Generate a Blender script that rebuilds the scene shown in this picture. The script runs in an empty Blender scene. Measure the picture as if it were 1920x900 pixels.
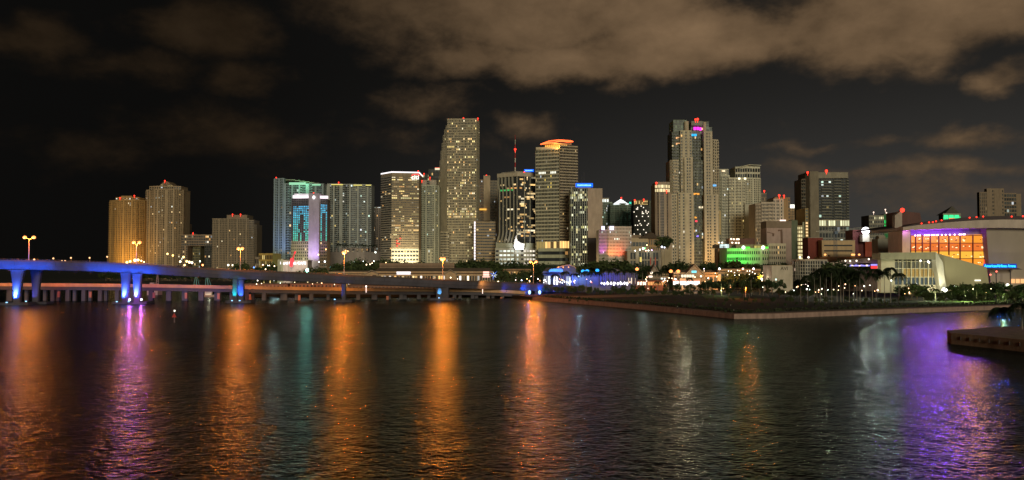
import bpy, math, random
from mathutils import Vector, Matrix
rnd = random.Random(7)
S = bpy.context.scene
C = bpy.context.collection
# ------------------------------------------------------------------ camera
F, CAM_H = 1507.0, 20.0
PITCH = math.atan(53 / F)
cam_d = bpy.data.cameras.new('camera'); cam = bpy.data.objects.new('camera', cam_d); C.objects.link(cam)
cam_d.sensor_width = 36.0; cam_d.lens = 36.0 * F / 1920.0
cam_d.clip_start = 0.5; cam_d.clip_end = 20000
cam.location = (0, 0, CAM_H); cam.rotation_euler = (math.pi / 2 + PITCH, 0, 0)
S.camera = cam
S.view_settings.view_transform = 'Standard'; S.view_settings.look = 'None'
S.view_settings.exposure = 0.0; S.view_settings.gamma = 1.0
S.cycles.use_denoising = True; S.cycles.denoising_input_passes = 'RGB_ALBEDO_NORMAL'; S.cycles.denoising_prefilter = 'ACCURATE'
S.cycles.max_bounces = 5; S.cycles.diffuse_bounces = 2; S.cycles.glossy_bounces = 3
S.cycles.caustics_reflective = True; S.cycles.sample_clamp_indirect = 3.0
S.cycles.use_light_tree = True; S.cycles.use_adaptive_sampling = False
# ------------------------------------------------------------------ sky
W = bpy.data.worlds.new('World'); S.world = W; W.use_nodes = True
def build_sky():
    nt = W.node_tree; nt.nodes.clear(); N = nt.nodes; L = nt.links
    def m(op, a, b=None, c=None, clamp=False):
        n = N.new('ShaderNodeMath'); n.operation = op; n.use_clamp = clamp
        for i, v in enumerate((a, b, c)):
            if v is None: continue
            if isinstance(v, (int, float)): n.inputs[i].default_value = v
            else: L.new(v, n.inputs[i])
        return n.outputs[0]
    tc = N.new('ShaderNodeTexCoord'); sp = N.new('ShaderNodeSeparateXYZ'); L.new(tc.outputs['Generated'], sp.inputs[0])
    x, y, z = sp.outputs
    az = m('ARCTAN2', x, y)                        # 0 = towards the city, + to the right
    el = m('ARCSINE', z)
    cb = N.new('ShaderNodeCombineXYZ'); L.new(m('MULTIPLY', az, 1.0), cb.inputs[0]); L.new(m('MULTIPLY', el, 1.55), cb.inputs[1])
    def noise(scale, detail, rough, dist=0.0, off=0.0):
        n = N.new('ShaderNodeTexNoise'); n.noise_dimensions = '3D'
        n.inputs['Scale'].default_value = scale; n.inputs['Detail'].default_value = detail
        n.inputs['Roughness'].default_value = rough; n.inputs['Distortion'].default_value = dist
        a = N.new('ShaderNodeVectorMath'); a.operation = 'ADD'; a.inputs[1].default_value = (off, off * .7, off * 1.3)
        L.new(cb.outputs[0], a.inputs[0]); L.new(a.outputs[0], n.inputs['Vector'])
        return n.outputs[0]
    n1 = noise(7, 8, .56, .12); n2 = noise(26, 6, .6, .2, 3.1); n3 = noise(3.0, 5, .5, 0, 9.4)
    fb = m('ADD', m('MULTIPLY', m('SUBTRACT', n1, .5), 2.1), m('MULTIPLY', m('SUBTRACT', n2, .5), .75))
    # cloud banks: azimuth, elevation, half sizes, weight, brightness
    def ae(px, py):
        xx = (px - 960) / F; v = (450 - py) / F
        dy = math.cos(PITCH) - v * math.sin(PITCH); dz = math.sin(PITCH) + v * math.cos(PITCH)
        return math.atan2(xx, dy), math.asin(dz / math.sqrt(xx * xx + dy * dy + dz * dz))
    def warp(src, scale, amp, off):
        n = N.new('ShaderNodeTexNoise'); n.inputs['Scale'].default_value = scale; n.inputs['Detail'].default_value = 5; n.inputs['Roughness'].default_value = .55
        v = N.new('ShaderNodeVectorMath'); v.operation = 'ADD'; v.inputs[1].default_value = (off, off, off); L.new(cb.outputs[0], v.inputs[0]); L.new(v.outputs[0], n.inputs['Vector'])
        return m('ADD', src, m('MULTIPLY', m('SUBTRACT', n.outputs[0], .5), amp))
    az0, el0 = az, el; az = warp(az, 6.5, .16, 5.0); el = warp(el, 6.5, .075, 11.0)
    tot = None
    for px, py, rx, ry, w in [(1000, 20, 430, 95, 1.05), (1290, 78, 250, 75, 1.2), (880, 95, 200, 55, .8), (1090, 110, 300, 46, .9), (1180, -90, 900, 110, .5),
                              (1640, 45, 260, 100, 1.2), (1850, 30, 200, 80, 1.0), (1905, 150, 70, 32, .7), (1860, 250, 110, 26, .55), (1620, 268, 170, 15, .42),
                              (1760, 315, 380, 26, .42), (380, 60, 140, 66, .95), (100, 70, 100, 55, .8), (470, 150, 110, 36, .6), (250, 130, 210, 36, .55), (1030, 215, 90, 40, .55),
                              (820, 190, 130, 45, .5), (430, 250, 330, 70, .4), (90, 265, 190, 65, .4), (760, 268, 210, 60, .38), (1700, 360, 420, 60, .3)]:
        a0, e0 = ae(px, py); ra, re = rx / F, ry / F
        d = m('SQRT', m('ADD', m('POWER', m('DIVIDE', m('SUBTRACT', az, a0), ra), 2), m('POWER', m('DIVIDE', m('SUBTRACT', el, e0), re), 2)))
        g = m('MULTIPLY', m('SUBTRACT', 1.25, d, clamp=True), w)
        tot = g if tot is None else m('MAXIMUM', tot, g)
    az, el = az0, el0
    # away from the city the sky carries on with the same kind of broken cloud
    far = m('MULTIPLY', m('SUBTRACT', m('ABSOLUTE', az), .75, clamp=True), 2, clamp=True)
    high = m('MULTIPLY', m('SUBTRACT', el, .42, clamp=True), 4, clamp=True)
    gen = m('MULTIPLY', m('MAXIMUM', far, high), m('MULTIPLY', m('SUBTRACT', n3, .50, clamp=True), 3, clamp=True))
    tot = m('MAXIMUM', tot, gen)
    den = m('ADD', tot, m('MULTIPLY', fb, .62))
    mr = N.new('ShaderNodeMapRange'); mr.interpolation_type = 'SMOOTHSTEP'; L.new(den, mr.inputs[0])
    mr.inputs[1].default_value = .14; mr.inputs[2].default_value = .78
    cov = mr.outputs[0]
    body = m('ADD', m('MULTIPLY_ADD', m('SUBTRACT', n1, .5), 1.9, .92), m('MULTIPLY', m('SUBTRACT', n2, .5), .55))
    body = m('MULTIPLY', body, m('MULTIPLY_ADD', tot, .5, .5, clamp=True))
    # city glow: stronger over the city (right of centre), fading out to sea on the left
    gl = N.new('ShaderNodeMapRange'); gl.interpolation_type = 'SMOOTHSTEP'; L.new(az, gl.inputs[0])
    gl.inputs[1].default_value = -.36; gl.inputs[2].default_value = .12; gl.inputs[3].default_value = .15; gl.inputs[4].default_value = 1.0
    away = N.new('ShaderNodeMapRange'); away.interpolation_type = 'SMOOTHSTEP'; L.new(el, away.inputs[0])   # clouds high overhead are farther from the city lights
    away.inputs[1].default_value = .25; away.inputs[2].default_value = .9; away.inputs[3].default_value = 1.0; away.inputs[4].default_value = .25
    glow = m('MULTIPLY', gl.outputs[0], away.outputs[0])
    gr = N.new('ShaderNodeMapRange'); gr.interpolation_type = 'SMOOTHSTEP'; L.new(az, gr.inputs[0])
    gr.inputs[1].default_value = -.45; gr.inputs[2].default_value = .55; gr.inputs[3].default_value = .0; gr.inputs[4].default_value = 1.0
    lowg = N.new('ShaderNodeMapRange'); lowg.interpolation_type = 'SMOOTHSTEP'; L.new(el, lowg.inputs[0])
    lowg.inputs[1].default_value = 0.0; lowg.inputs[2].default_value = .26; lowg.inputs[3].default_value = 1.0; lowg.inputs[4].default_value = .0
    base = m('MULTIPLY_ADD', m('MULTIPLY', gr.outputs[0], lowg.outputs[0]), .033, m('MULTIPLY_ADD', gr.outputs[0], .0100, .0036))
    def col(c, k):
        v = N.new('ShaderNodeVectorMath'); v.operation = 'SCALE'; v.inputs[0].default_value = c; L.new(k, v.inputs['Scale']); return v.outputs[0]
    mix = N.new('ShaderNodeMix'); mix.data_type = 'RGBA'
    ccol = col((.155, .098, .053), m('MULTIPLY', body, glow))
    bcol = col((1.03, .98, .90), base)
    L.new(cov, mix.inputs['Factor']); L.new(bcol, mix.inputs['A']); L.new(ccol, mix.inputs['B'])
    ad = N.new('ShaderNodeVectorMath'); ad.operation = 'MAXIMUM'; L.new(mix.outputs['Result'], ad.inputs[0]); L.new(bcol, ad.inputs[1])
    bg = N.new('ShaderNodeBackground'); L.new(ad.outputs[0], bg.inputs[0]); bg.inputs[1].default_value = 1.0
    out = N.new('ShaderNodeOutputWorld'); L.new(bg.outputs[0], out.inputs[0])
build_sky()
# the low warm glow of the port behind the camera, falling flat on the skyline
sun_d = bpy.data.lights.new('sun', 'SUN'); sun = bpy.data.objects.new('sun', sun_d); C.objects.link(sun)
sun_d.energy = 1.5; sun_d.angle = math.radians(14); sun_d.color = (1, .91, .68)
sun.rotation_euler = Vector((-.17, 1, -.20)).to_track_quat('-Z', 'Y').to_euler()

# ------------------------------------------------------------------ projection helpers: a pixel of the photo at a known distance -> a place
def at(px, py, Y):
    x = (px - 960) / F; v = (450 - py) / F
    dy = math.cos(PITCH) - v * math.sin(PITCH); dz = math.sin(PITCH) + v * math.cos(PITCH)
    t = Y / dy
    return Vector((x * t, Y, CAM_H + dz * t))
def ground(px, py, z=0.0):
    x = (px - 960) / F; v = (450 - py) / F
    dy = math.cos(PITCH) - v * math.sin(PITCH); dz = math.sin(PITCH) + v * math.cos(PITCH)
    t = (z - CAM_H) / dz
    return Vector((x * t, dy * t, z))
def ZP(py, Y): return at(960, py, Y).z
def XP(px, Y, py=450): return at(px, py, Y).x
GZ = 2.4
ARENA_V = 14000
# ------------------------------------------------------------------ materials
MATS = {}
def mat(name, color, rough=.75, metal=0.0, noise=.18, nscale=.25, bump=0.0, spec=.3):
    if name in MATS: return MATS[name]
    m = bpy.data.materials.new(name); m.use_nodes = True; nt = m.node_tree
    b = nt.nodes['Principled BSDF']; b.inputs['Roughness'].default_value = rough; b.inputs['Metallic'].default_value = metal
    b.inputs['Specular IOR Level'].default_value = spec
    tc = nt.nodes.new('ShaderNodeTexCoord'); n = nt.nodes.new('ShaderNodeTexNoise'); n.inputs['Scale'].default_value = nscale; n.inputs['Detail'].default_value = 6
    n.inputs['Roughness'].default_value = .65
    mp = nt.nodes.new('ShaderNodeMapping'); mp.inputs['Scale'].default_value = (1, 1, .35); nt.links.new(tc.outputs['Object'], mp.inputs[0]); nt.links.new(mp.outputs[0], n.inputs['Vector'])
    mr = nt.nodes.new('ShaderNodeMapRange'); nt.links.new(n.outputs[0], mr.inputs[0])
    mr.inputs[1].default_value = .3; mr.inputs[2].default_value = .7; mr.inputs[3].default_value = 1 - noise; mr.inputs[4].default_value = 1 + noise
    v = nt.nodes.new('ShaderNodeVectorMath'); v.operation = 'SCALE'; v.inputs[0].default_value = color[:3]; nt.links.new(mr.outputs[0], v.inputs['Scale'])
    nt.links.new(v.outputs[0], b.inputs['Base Color'])
    if bump:
        bp = nt.nodes.new('ShaderNodeBump'); bp.inputs['Strength'].default_value = bump; bp.inputs['Distance'].default_value = .1
        nt.links.new(n.outputs[0], bp.inputs['Height']); nt.links.new(bp.outputs[0], b.inputs['Normal'])
    MATS[name] = m; return m
def emit(name, color, k=1.0, sample=False):
    if name in MATS: return MATS[name]
    m = bpy.data.materials.new(name); m.use_nodes = True; nt = m.node_tree; b = nt.nodes['Principled BSDF']
    b.inputs['Base Color'].default_value = (.03, .03, .03, 1); b.inputs['Specular IOR Level'].default_value = .1; b.inputs['Roughness'].default_value = .6; b.inputs['Emission Color'].default_value = (*color, 1); b.inputs['Emission Strength'].default_value = k
    m.cycles.emission_sampling = 'FRONT' if sample else 'NONE'
    MATS[name] = m; return m
def glass_mat():
    m = bpy.data.materials.new('window_glass'); m.use_nodes = True; nt = m.node_tree; b = nt.nodes['Principled BSDF']
    b.inputs['Base Color'].default_value = (.018, .022, .024, 1); b.inputs['Roughness'].default_value = .38; b.inputs['Specular IOR Level'].default_value = .2
    a = nt.nodes.new('ShaderNodeAttribute'); a.attribute_name = 'glow'; nt.links.new(a.outputs['Color'], b.inputs['Emission Color'])
    b.inputs['Emission Strength'].default_value = 1.0; m.cycles.emission_sampling = 'NONE'
    return m
GLASS = glass_mat()
DARKGLASS = mat('dark_glass', (.015, .018, .02), .35, 0, .1, spec=.2)
CORE = mat('recess_wall', (.06, .055, .045), .8)
# ------------------------------------------------------------------ mesh builder
class MB:
    def __init__(s): s.v = []; s.f = []; s.c = {}
    def quad(s, a, b, c, d, col=None):
        i = len(s.v); s.v += [tuple(a), tuple(b), tuple(c), tuple(d)]; s.f.append((i, i + 1, i + 2, i + 3))
        if col is not None: s.c[len(s.f) - 1] = col
    def tri(s, a, b, c):
        i = len(s.v); s.v += [tuple(a), tuple(b), tuple(c)]; s.f.append((i, i + 1, i + 2))
    def hexa(s, p):           # p: 4 bottom + 4 top corners, counter-clockwise seen from above
        i = len(s.v); s.v += [tuple(q) for q in p]
        for q in ((3, 2, 1, 0), (4, 5, 6, 7), (0, 1, 5, 4), (1, 2, 6, 5), (2, 3, 7, 6), (3, 0, 4, 7)): s.f.append(tuple(i + k for k in q))
    def box(s, x0, x1, y0, y1, z0, z1):
        s.hexa([(x0, y0, z0), (x1, y0, z0), (x1, y1, z0), (x0, y1, z0), (x0, y0, z1), (x1, y0, z1), (x1, y1, z1), (x0, y1, z1)]); return s
    def prism(s, pts, z0, z1):   # pts counter-clockwise (x, y)
        n = len(pts); i = len(s.v)
        t0 = z0 if isinstance(z0, (list, tuple)) else [z0] * n; t1 = z1 if isinstance(z1, (list, tuple)) else [z1] * n
        s.v += [(p[0], p[1], t0[k]) for k, p in enumerate(pts)] + [(p[0], p[1], t1[k]) for k, p in enumerate(pts)]
        s.f.append(tuple(i + k for k in reversed(range(n)))); s.f.append(tuple(i + n + k for k in range(n)))
        for k in range(n): s.f.append((i + k, i + (k + 1) % n, i + n + (k + 1) % n, i + n + k))
        return s
    def extrude_y(s, pts, y0, y1):   # outline in (x, z), given counter-clockwise seen from the front (-Y)
        n = len(pts); i = len(s.v)
        s.v += [(p[0], y0, p[1]) for p in pts] + [(p[0], y1, p[1]) for p in pts]
        s.f.append(tuple(i + k for k in range(n))); s.f.append(tuple(i + n + k for k in reversed(range(n))))
        for k in range(n): s.f.append((i + (k + 1) % n, i + k, i + n + k, i + n + (k + 1) % n))
        return s
    def tube(s, p0, p1, r0, r1=None, n=6, caps=True):
        r1 = r0 if r1 is None else r1; p0 = Vector(p0); p1 = Vector(p1); d = (p1 - p0).normalized()
        a = d.cross(Vector((0, 0, 1)) if abs(d.z) < .9 else Vector((1, 0, 0))).normalized(); b = d.cross(a); i = len(s.v)
        for p, r in ((p0, r0), (p1, r1)):
            for k in range(n):
                t = 2 * math.pi * k / n; s.v.append(tuple(p + a * math.cos(t) * r + b * math.sin(t) * r))
        for k in range(n): s.f.append((i + k, i + (k + 1) % n, i + n + (k + 1) % n, i + n + k))
        if caps: s.f.append(tuple(i + k for k in reversed(range(n)))); s.f.append(tuple(i + n + k for k in range(n)))
        return s
    def ball(s, c, r, n=8, m=5, sz=1.0):
        i = len(s.v); s.v.append((c[0], c[1], c[2] - r * sz))
        for j in range(1, m):
            p = math.pi * j / m
            for k in range(n):
                t = 2 * math.pi * k / n; s.v.append((c[0] + r * math.sin(p) * math.cos(t), c[1] + r * math.sin(p) * math.sin(t), c[2] - r * sz * math.cos(p)))
        s.v.append((c[0], c[1], c[2] + r * sz)); e = len(s.v) - 1
        for k in range(n):
            s.f.append((i, i + 1 + (k + 1) % n, i + 1 + k)); s.f.append((e, e - n + k, e - n + (k + 1) % n))
            for j in range(m - 2): q = i + 1 + j * n; s.f.append((q + k, q + (k + 1) % n, q + n + (k + 1) % n, q + n + k))
        return s
    def mesh(s, name, m, smooth=False, org=(0, 0, 0)):
        me = bpy.data.meshes.new(name)
        o = org; me.from_pydata([(v[0] - o[0], v[1] - o[1], v[2] - o[2]) for v in s.v] if tuple(o) != (0, 0, 0) else s.v, [], s.f); me.materials.append(m)
        if s.c:
            at_ = me.attributes.new('glow', 'FLOAT_COLOR', 'FACE') if False else me.color_attributes.new('glow', 'FLOAT_COLOR', 'CORNER')
            buf = []
            for k, f in enumerate(s.f):
                c = s.c.get(k, (0, 0, 0)); buf += [c[0], c[1], c[2], 1.0] * len(f)
            at_.data.foreach_set('color', buf)
        if smooth: me.polygons.foreach_set('use_smooth', [True] * len(me.polygons))
        me.update(); return me
    def build(s, name, m, parent=None, smooth=False, kind=None, label=None):
        org = tuple(parent.matrix_basis.translation) if parent is not None and parent.parent is None else (0, 0, 0)
        if parent is not None and parent.parent is not None: org = tuple(parent.parent.matrix_basis.translation)
        o = bpy.data.objects.new(name, s.mesh(name, m, smooth, org)); C.objects.link(o)
        if parent is not None: o.parent = parent
        if kind: o['kind'] = kind
        if label: o['label'] = label
        return o
def thing(name, label, cat, loc=(0, 0, 0), group=None):
    o = bpy.data.objects.new(name, None); C.objects.link(o); o.location = loc; o.empty_display_size = .5
    o['label'] = label; o['category'] = cat
    if group: o['group'] = group
    return o
def tag(o, label, cat, group=None):
    o['label'] = label; o['category'] = cat
    if group: o['group'] = group
    return o
def dup(root, loc, label=None, rotz=0.0, scale=1.0, group=None):
    r = root.copy(); C.objects.link(r); r.location = loc; r.rotation_euler = (0, 0, rotz)
    r.scale = (scale,) * 3 if isinstance(scale, (int, float)) else scale
    if label: r['label'] = label
    if group: r['group'] = group
    for ch in root.children:
        c = ch.copy(); C.objects.link(c); c.parent = r
        for g in ch.children:
            d = g.copy(); C.objects.link(d); d.parent = c
    return r
def light(kind, loc, color, power, parent=None, radius=.3, target=None, angle=60, blend=.6, name='bulb'):
    d = bpy.data.lights.new(name, kind); d.energy = power; d.color = color; d.shadow_soft_size = radius
    if kind == 'SPOT': d.spot_size = math.radians(angle); d.spot_blend = blend
    o = bpy.data.objects.new(name, d); C.objects.link(o)
    loc = Vector(loc)
    if target is not None: o.rotation_euler = (Vector(target) - loc).to_track_quat('-Z', 'Y').to_euler()
    if parent is not None: o.parent = parent; loc = loc - parent.matrix_basis.translation
    o.location = loc
    return o
def text_part(s, size, loc, m, parent, extrude=.1, name='lettering', sx=1.0, rz=0.0, bold=0.0):
    cu = bpy.data.curves.new(name, 'FONT'); cu.body = s; cu.size = size; cu.extrude = extrude; cu.align_x = 'CENTER'; cu.align_y = 'CENTER'; cu.offset = bold
    tmp = bpy.data.objects.new('tmp', cu); C.objects.link(tmp); bpy.context.view_layer.update()
    me = bpy.data.meshes.new_from_object(tmp.evaluated_get(bpy.context.evaluated_depsgraph_get())); bpy.data.objects.remove(tmp); bpy.data.curves.remove(cu)
    me.name = name; me.materials.clear(); me.materials.append(m)
    o = bpy.data.objects.new(name, me); C.objects.link(o)
    R = Matrix.Rotation(rz, 4, 'Z') @ Matrix.Rotation(math.pi / 2, 4, 'X') @ Matrix.Diagonal((sx, 1, 1, 1))
    me.transform(R); o.location = Vector(loc) - (parent.matrix_basis.translation if parent is not None else Vector())
    if parent is not None: o.parent = parent
    return o
# ------------------------------------------------------------------ city building kit
WARM = [(1.0, .62, .22), (1.0, .72, .34), (.95, .66, .30), (1.0, .85, .55), (1, .5, .15)]
MIXED = WARM + [(.9, 1, .9), (1, .9, .7), (.8, .9, 1)]
COOL = [(.85, 1, .9), (.9, .95, 1), (1, .95, .8), (.7, 1, .8)]
YEL = [(1, .8, .3), (1, .74, .25), (.95, .85, .4)]
class Bld:
    def __init__(s, name, label, px, Y, cat='building', group=None):
        s.root = thing(name, label, cat, (XP(px, Y), Y, GZ), group); s.Y = Y
        s.wall = {}; s.core = MB(); s.gl = MB(); s.roof = MB(); s.panel = MB()
    def W(s, m): return s.wall.setdefault(m, MB())
    def facade(s, A, B, z0, z1, nb, nf, wall, pw=.3, sh=.3, d=.5, lit=.06, pal=MIXED, rows=None, pat=None, dim=(.010, .010, .007), gain=.8, run=.0, cellfn=None, balc=1.3):
        lit = lit * 1.6 if lit < .05 else lit
        A = Vector((A[0], A[1], 0)); B = Vector((B[0], B[1], 0)); u = (B - A); Lh = u.length; u.normalize(); n = Vector((u.y, -u.x, 0))
        bay = Lh / nb; fh = (z1 - z0) / nf; w = s.W(wall)
        def bx(w_, a0, a1, o0, o1, h0, h1):
            p = [A + u * a0 + n * o1, A + u * a1 + n * o1, A + u * a1 + n * o0, A + u * a0 + n * o0]
            w_.hexa([(q.x, q.y, h0) for q in p] + [(q.x, q.y, h1) for q in p])
        P = (pat * (nb // len(pat) + 1))[:nb] if pat else 'w' * nb
        prev = None
        for j in range(nf):
            h0 = z0 + j * fh
            pr = (rows or {}).get(j, lit)
            for i in range(nb):
                if P[i] == 's': continue
                c = None
                if cellfn: c = cellfn(i / nb, j / nf, i, j)
                if c is None:
                    if prev is not None and rnd.random() < run: c = prev
                    elif rnd.random() < pr:
                        q = rnd.choice(pal); k = gain * rnd.choice((.25, .5, .8, 1.0, 1.5)); c = (q[0] * k, q[1] * k, q[2] * k)
                    else:
                        k = rnd.choice((0, .2, .5, 1.0, 2.2)); c = (dim[0] * k, dim[1] * k, dim[2] * k)
                    prev = c if pr > 0 and c[0] > .1 else None
                a0 = (i + pw * .4) * bay; a1 = (i + 1 - pw * .4) * bay
                o = n * .06
                s.gl.quad(*[(q.x, q.y, hz) for q, hz in ((A + u * a0 + o, h0 + sh * .4 * fh), (A + u * a1 + o, h0 + sh * .4 * fh), (A + u * a1 + o, h0 + (1 - sh * .4) * fh), (A + u * a0 + o, h0 + (1 - sh * .4) * fh))], col=c)
        i = 0
        while i < nb:
            if P[i] == 's':
                k = i
                while k < nb and P[k] == 's': k += 1
                bx(w, i * bay, k * bay, 0, d + .08, z0, z1); i = k
            else: i += 1
        if pw > 0:
            for i in range(nb + 1):
                l = P[i - 1] if i > 0 else 'x'; r = P[i] if i < nb else 'x'
                if l == 's' or r == 's': continue
                k = .45 if 'g' in (l, r) else 1
                c0 = max(0, i * bay - pw * bay / 2 * k); c1 = min(Lh, i * bay + pw * bay / 2 * k)
                bx(w, c0, c1, 0, d, z0, z1)
        if sh > 0:
            for j in range(nf + 1):
                h = z0 + j * fh; bx(w, 0, Lh, 0, d - .07, max(z0, h - sh * fh / 2), h + sh * fh / 2)
                if j: 
                    i = 0
                    while i < nb:
                        if P[i] == 'b':
                            k = i
                            while k < nb and P[k] == 'b': k += 1
                            bx(w, i * bay + .2, k * bay - .2, d, d + balc, h - .18 - fh, h + fh * .30 - fh); i = k
                        else: i += 1
    def vol(s, chain, top, bot=None, depth=28, nf=30, nb=12, wall=None, solid=None, z0=None, parapet=1.2, roofm=True, Yb=None, **kw):
        """chain: [(px, dY)...] left to right; top/bot: photo rows at the nearest vertex"""
        Yb = Yb or s.Y
        pts = [(XP(p, Yb + dy), Yb + dy) for p, dy in chain]
        z1 = ZP(top, Yb); z0 = (ZP(bot, Yb) if bot is not None else GZ) if z0 is None else z0
        back = max(p[1] for p in pts) + depth
        poly = pts + [(pts[-1][0], back), (pts[0][0], back)]
        (s.core if wall is None else s.W(wall)).prism(poly, z0, z1)
        if wall is not None and wall is not solid:
            nbs = nb if isinstance(nb, (list, tuple)) else [nb] * (len(pts) - 1)
            for k in range(len(pts) - 1):
                kk = {a: (b[k] if isinstance(b, list) and a in ('pw', 'pat', 'sh') else b) for a, b in kw.items()}
                s.facade(pts[k], pts[k + 1], z0, z1, nbs[k], nf, wall, **kk)
        if parapet:
            m = s.W(wall or CORE); cx = sum(p[0] for p in poly) / len(poly); cy = sum(p[1] for p in poly) / len(poly)
            pp = [(cx + (p[0] - cx) * 1.015, cy + (p[1] - cy) * 1.015 - .35) for p in poly]
            m.prism(pp, z1 + .01, z1 + parapet)
        return pts, z0, z1
    def block(s, px0, px1, top, bot, m, dy=0, depth=12, name=None, z0=None):
        Y = s.Y + dy; mb = s.W(m) if name is None else MB()
        mb.box(XP(px0, Y), XP(px1, Y), Y, Y + depth, (ZP(bot, Y) if bot is not None else GZ) if z0 is None else z0, ZP(top, Y))
        if name: mb.build(name, m, s.root)
        return s
    def beacon(s, px, py, dy=-1, r=1.5, m=None):
        r *= .78; Y = s.Y + dy; p = at(px, py, Y); mb = MB(); mb.ball(p, r, 8, 5); mb.tube((p.x, p.y, p.z - r - 2.5), (p.x, p.y, p.z - r), .25, .25, 4)
        mb.build('beacon', m or RED, s.root, smooth=True)
        return s
    def roofstuff(s, px0, px1, top, n=3, hpx=5, dy=8):
        for k in range(n):
            a = px0 + (px1 - px0) * (k + .2 + rnd.random() * .2) / n; w = (px1 - px0) / n * rnd.uniform(.3, .6); h = hpx * rnd.uniform(.35, 1)
            Y = s.Y + dy
            s.roof.box(XP(a, Y), XP(a + w, Y), Y, Y + 8, ZP(top, Y) - 2, ZP(top - h, Y))
    def done(s):
        if s.core.f: s.core.build('core', CORE, s.root)
        for m, w in s.wall.items():
            if w.f: w.build('facade_frame' if len(w.f) > 60 else 'wall', m, s.root, kind='stuff' if len(w.f) > 60 else None)
        if s.gl.f: s.gl.build('window_glazing', GLASS, s.root, kind='stuff')
        if s.roof.f: s.roof.build('roof_plant', mat('roof_metal', (.12, .11, .1)), s.root, kind='stuff')
        return s.root
RED = emit('red_beacon', (1, .03, .015), 4)
# ------------------------------------------------------------------ water and land
def build_water():
    m = bpy.data.materials.new('bay_water'); m.use_nodes = True; nt = m.node_tree; N = nt.nodes; L = nt.links; b = N['Principled BSDF']
    b.inputs['Base Color'].default_value = (.003, .007, .008, 1); b.inputs['IOR'].default_value = 1.33; b.inputs['Roughness'].default_value = WATER_ROUGH
    b.inputs['Specular IOR Level'].default_value = .24
    tc = N.new('ShaderNodeTexCoord')
    def nz(sc, det, rough, sx, sy, dist=0, rot=0):
        mp = N.new('ShaderNodeMapping'); mp.inputs['Scale'].default_value = (sx, sy, 1); mp.inputs['Rotation'].default_value = (0, 0, rot); L.new(tc.outputs['Object'], mp.inputs[0])
        n = N.new('ShaderNodeTexNoise'); n.inputs['Scale'].default_value = sc; n.inputs['Detail'].default_value = det; n.inputs['Roughness'].default_value = rough; n.inputs['Distortion'].default_value = dist
        L.new(mp.outputs[0], n.inputs['Vector']); return n.outputs[0]
    a = nz(1.25, 3, .55, .7, 1.0, .5, .12); c = nz(.42, 3, .5, .8, .6, .3, -.25); e = nz(.13, 3, .5, .9, .6, .4, .3); d = nz(.012, 4, .5, .5, 1.4, .8, .1)
    def mth(op, p, q):
        n = N.new('ShaderNodeMath'); n.operation = op
        for i, v in enumerate((p, q)):
            if isinstance(v, (int, float)): n.inputs[i].default_value = v
            else: L.new(v, n.inputs[i])
        return n.outputs[0]
    h = mth('ADD', mth('ADD', mth('MULTIPLY', a, .36), mth('MULTIPLY', c, .44)), mth('MULTIPLY', e, .38))
    bp = N.new('ShaderNodeBump'); bp.inputs['Distance'].default_value = 1.0; L.new(h, bp.inputs['Height'])
    mr = N.new('ShaderNodeMapRange'); L.new(d, mr.inputs[0]); mr.inputs[1].default_value = .3; mr.inputs[2].default_value = .7; mr.inputs[3].default_value = .55; mr.inputs[4].default_value = 1.0
    L.new(mr.outputs[0], bp.inputs['Strength']); L.new(bp.outputs[0], b.inputs['Normal'])
    # rough water hides part of its own mirror: a Fresnel weighted gloss over a nearly black body
    gs = N.new('ShaderNodeBsdfGlossy'); gs.inputs['Color'].default_value = (.42, .50, .50, 1); gs.inputs['Roughness'].default_value = WATER_ROUGH; L.new(bp.outputs[0], gs.inputs['Normal'])
    df = N.new('ShaderNodeBsdfDiffuse'); df.inputs['Color'].default_value = (.002, .006, .007, 1); fz = N.new('ShaderNodeFresnel'); fz.inputs['IOR'].default_value = 1.33; L.new(bp.outputs[0], fz.inputs['Normal'])
    mx = N.new('ShaderNodeMixShader'); L.new(fz.outputs[0], mx.inputs[0]); L.new(df.outputs[0], mx.inputs[1]); L.new(gs.outputs[0], mx.inputs[2]); L.new(mx.outputs[0], N['Material Output'].inputs['Surface'])
    w = MB(); 
    w.quad((-9000, -400, 0), (9000, -400, 0), (9000, 12000, 0), (-9000, 12000, 0))
    o = w.build('water', m); o['kind'] = 'structure'
WATER_ROUGH = .155
build_water()
SHORE = [(945, 560), (1000, 563), (1100, 571), (1200, 580), (1300, 590), (1378, 598), (1450, 597), (1620, 590), (1750, 585), (1920, 579), (2150, 573)]
SP = [ground(*p) for p in SHORE]
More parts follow.
